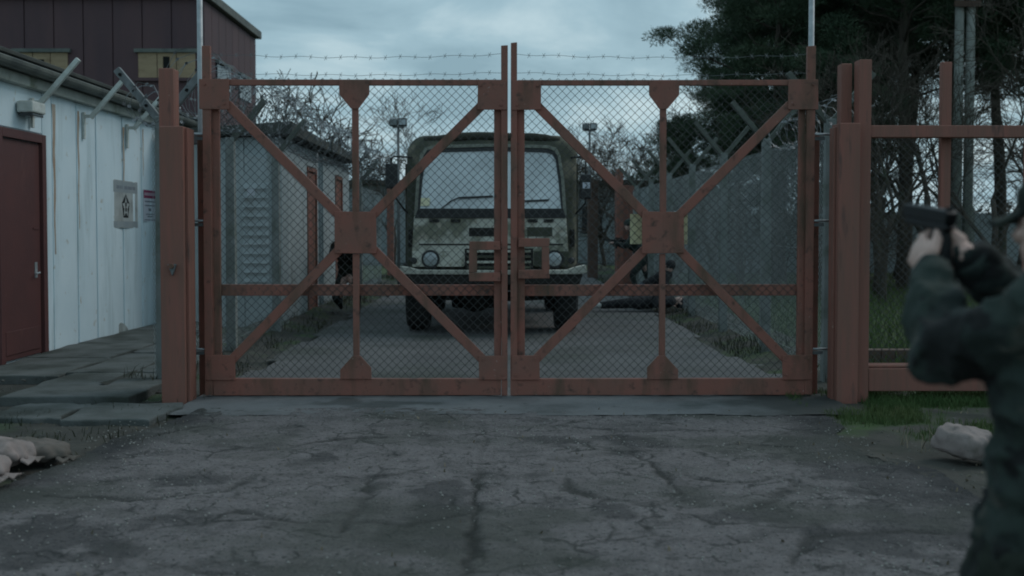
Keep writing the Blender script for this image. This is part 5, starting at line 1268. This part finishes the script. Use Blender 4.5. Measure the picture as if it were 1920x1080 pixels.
for a in [(0, (7.6, 32, -.1), .3, 1.0, 'nearest dark pine, leftmost, above the right gate leaf'), (1, (10.4, 35, -.1), 2.4, .95, 'tall pine behind the right gate posts'), (1, (10.7, 30, -.1), 1.1, 1.02, 'tall pine with a thick bare trunk above the fence panel'),
          (1, (14.6, 33, -.1), .2, .98, 'broad pine at the far right edge'), (1, (13.6, 38, -.1), 3.3, 1.05, 'slim pine behind the twin utility poles'), (2, (9.3, 40, -.1), 4.2, 1.1, 'farther pine between the leftmost pine and the gate post'),
          (1, (17.5, 36, -.1), 5.0, 1.0, 'pine at the frame edge behind the pistol shooter'), (1, (16.2, 29, -.1), 5.5, .95, 'leaning pine right of the twin utility poles'), (1, (12.5, 31.5, -.1), 4.4, .97, 'pine just right of the red upright'), (1, (15.9, 34, -.1), 2.9, 1.0, 'pine above the head of the pistol shooter'), (1, (11.6, 37.5, -.1), .6, 1.0, 'pine far behind the red upright'), (1, (12.2, 43, -.1), 1.9, 1.0, 'farthest pine above the fence panel'), (2, (8.7, 35.5, -.1), .9, .98, 'pine close behind the leftmost pine'),
          (2, (6.3, 30, -.1), 2.2, .55, 'young pine below the leftmost pine'), (2, (8.3, 28.5, -.1), 3.9, .60, 'young pine near the right gate stile'), (2, (5.3, 35, -.1), 5.2, .50, 'small young pine nearest the inner gate'), (0, (12.8, 40, -.1), 3.0, .7, 'half-grown pine behind the twin utility poles')]:
    pine(*a)
def bare_tree(loc, h, seed, label, spread=.55, depth=5, r0=None, group='leafless trees', wide=1.0, name='bare_tree'):
    g = random.Random(seed); trunk = MB(); limbs = []
    def grow(p, dr_, ln, r, dp, mb):
        pts = [p]; rs = [r]; dcur = dr_.normalized(); n = 4
        for i in range(n):
            dcur = (dcur + Vector((g.gauss(0, .13), g.gauss(0, .13), g.gauss(.03, .08)))).normalized()
            pts.append(pts[-1] + dcur * ln / n); rs.append(max(r * (1 - .42 * (i + 1) / n), .0105 if loc[1] > 36 or loc[0] < 0 else .0055))
        mb.tube(pts, rs, 7 if dp >= depth - 1 else (4 if dp > 1 else 3), cap=dp >= depth - 1)
        if dp == 0: return
        for k in range(3):
            i = g.choice((2, 3, 4, 4)); a = g.uniform(0, 6.28); sp = spread * g.uniform(.6, 1.5)
            o_ = dcur.orthogonal().normalized(); o_ = Quaternion(dcur, a) @ o_
            if dp == depth: limbs.append(MB())
            grow(pts[i], dcur + o_ * sp * wide, ln * g.uniform(.58, .82), rs[i] * .72, dp - 1, limbs[-1])
    grow(Vector((loc[0], loc[1], loc[2] - .2)), Vector((g.uniform(-.1, .1), g.uniform(-.1, .1), 1)), h * .36, r0 or h * .018, depth, trunk)
    t = empty(name, loc, label, 'tree', group)
    trunk.build('trunk', 'bark', t, smooth=True)
    for l_ in limbs: l_.build('limb', 'bark', t)
    return t
bare_tree((8.6, 25.5, -.1), 6.5, 4, 'forked leafless tree just right of the tall right post')
bare_tree((10.2, 27, -.1), 7.5, 8, 'leafless tree left of the twin utility poles')
bare_tree((13.2, 27, -.1), 7, 15, 'leafless tree right of the twin utility poles')
bare_tree((15.0, 30, -.1), 8, 21, 'tall leafless tree behind the pistol shooter')
bare_tree((9.2, 33, -.1), 6.5, 33, 'thin leafless tree behind the fence panel')
bare_tree((5.0, 37, -.1), 6.2, 27, 'twiggy leafless tree left of the leftmost pine', .8, 6, .13, wide=1.2)
bare_tree((4.3, 41, -.1), 6.0, 28, 'twiggy leafless tree above the open inner gate', .8, 6, .13, wide=1.2)
bare_tree((6.2, 40, -.1), 6.6, 29, 'broad twiggy tree beside the leftmost pine crown', .8, 6, .13, wide=1.2)
bare_tree((6.4, 34, -.1), 5.6, 37, 'low twiggy tree under the leftmost pine', .8, 6, .12, wide=1.2)
bare_tree((-5.6, 27.8, -.1), 6.4, 51, 'thin leafless tree behind the two stores', .7, 6, .06, wide=1.1)
bare_tree((-4.2, 42, -.1), 5.0, 57, 'small leafless tree left of the far hall', .6, 5, .06)
for i, (x, y, h_, lb_) in enumerate([(8.1, 24, 6.0, 'thin leafless tree nearest the tall right post'), (9.1, 27.5, 7.5, 'dark leafless tree framed left in the fence panel'), (11.0, 25, 7.0, 'leafless tree close behind the red upright'), (12.4, 24.5, 7.2, 'leafless tree just right of the twin utility poles'), (13.4, 29.5, 8.2, 'leaning leafless tree above the pistol'), (9.9, 31, 7.5, 'slim leafless tree left of the red upright'), (11.9, 30, 7, 'slim leafless tree just right of the red upright'), (12.5, 36, 8, 'leafless tree far behind the twin utility poles'), (14.0, 26, 6.5, 'leafless tree above the pistol shooter'),
                                  (3.9, 44, 6.2, 'hazy leafless tree right of the truck mirror'), (5.6, 47, 7.0, 'far leafless tree above the inner gate'), (2.2, 62, 6.5, 'far leafless tree above the hall roof right of the truck'), (-3.4, 62, 6.2, 'far leafless tree above the hall roof left of the truck'), (-6.2, 60, 7.5, 'far leafless tree behind the farther store'), (7.6, 50, 7.5, 'far leafless tree behind the leftmost pine')]):
    bare_tree((x, y, -.1), h_, 140 + i, lb_, .6, 6, .095)
bare_tree((19, 34, -.1), 8, 63, 'leafless tree beyond the right frame edge', .6, 5)
# far wood on the horizon: one mass
g = np.random.default_rng(99); C_ = []
for i in range(150):
    x = g.uniform(-130, 130); y = 120 + g.uniform(0, 40); C_.append((x, y, g.uniform(2, 7.5), g.uniform(2.5, 4.5)))
V = []; 
for x, y, h, r in C_:
    n = 260; dv = g.normal(size=(n, 3)); dv /= np.linalg.norm(dv, axis=1, keepdims=True); p = np.array([x, y, h * .5]) + dv * np.array([r, r, h * .55]) * g.uniform(.4, 1, (n, 1))
    s1 = g.normal(size=(n, 3)) * .35; s2 = g.normal(size=(n, 3)) * .35
    V.append(np.stack([p, p + s1, p + s2], 1).reshape(-1, 3))
V = np.concatenate(V); tag(np_mesh('far_wood', V, np.arange(len(V)).reshape(-1, 3), 'bark'), 'low dark wood along the horizon', 'trees', kind='stuff')

# twiggy scrub behind the right fence
for i, (x, y, h_, lb_) in enumerate([(5.2, 24.5, 3.4, 'low scrub bush behind the second post of the right fence'), (6.6, 26.5, 3.8, 'twiggy scrub bush below the leftmost pine'), (7.9, 29, 4.2, 'scrub bush beside the leftmost pine trunk'),
                                  (4.6, 29, 3.2, 'scrub bush behind the rifleman'), (5.6, 31, 3.6, 'scrub bush behind the cream board'), (9.6, 37, 4.0, 'scrub bush deep among the pines'), (12.6, 33, 3.6, 'scrub bush below the twin utility poles'), (7.0, 22.5, 3.0, 'scrub bush nearest the right gate stile')]):
    bare_tree((x, y, -.1), h_, 70 + i, lb_, .95, 6, .035, 'scrub bushes behind the right fence', 1.25, 'scrub_bush')
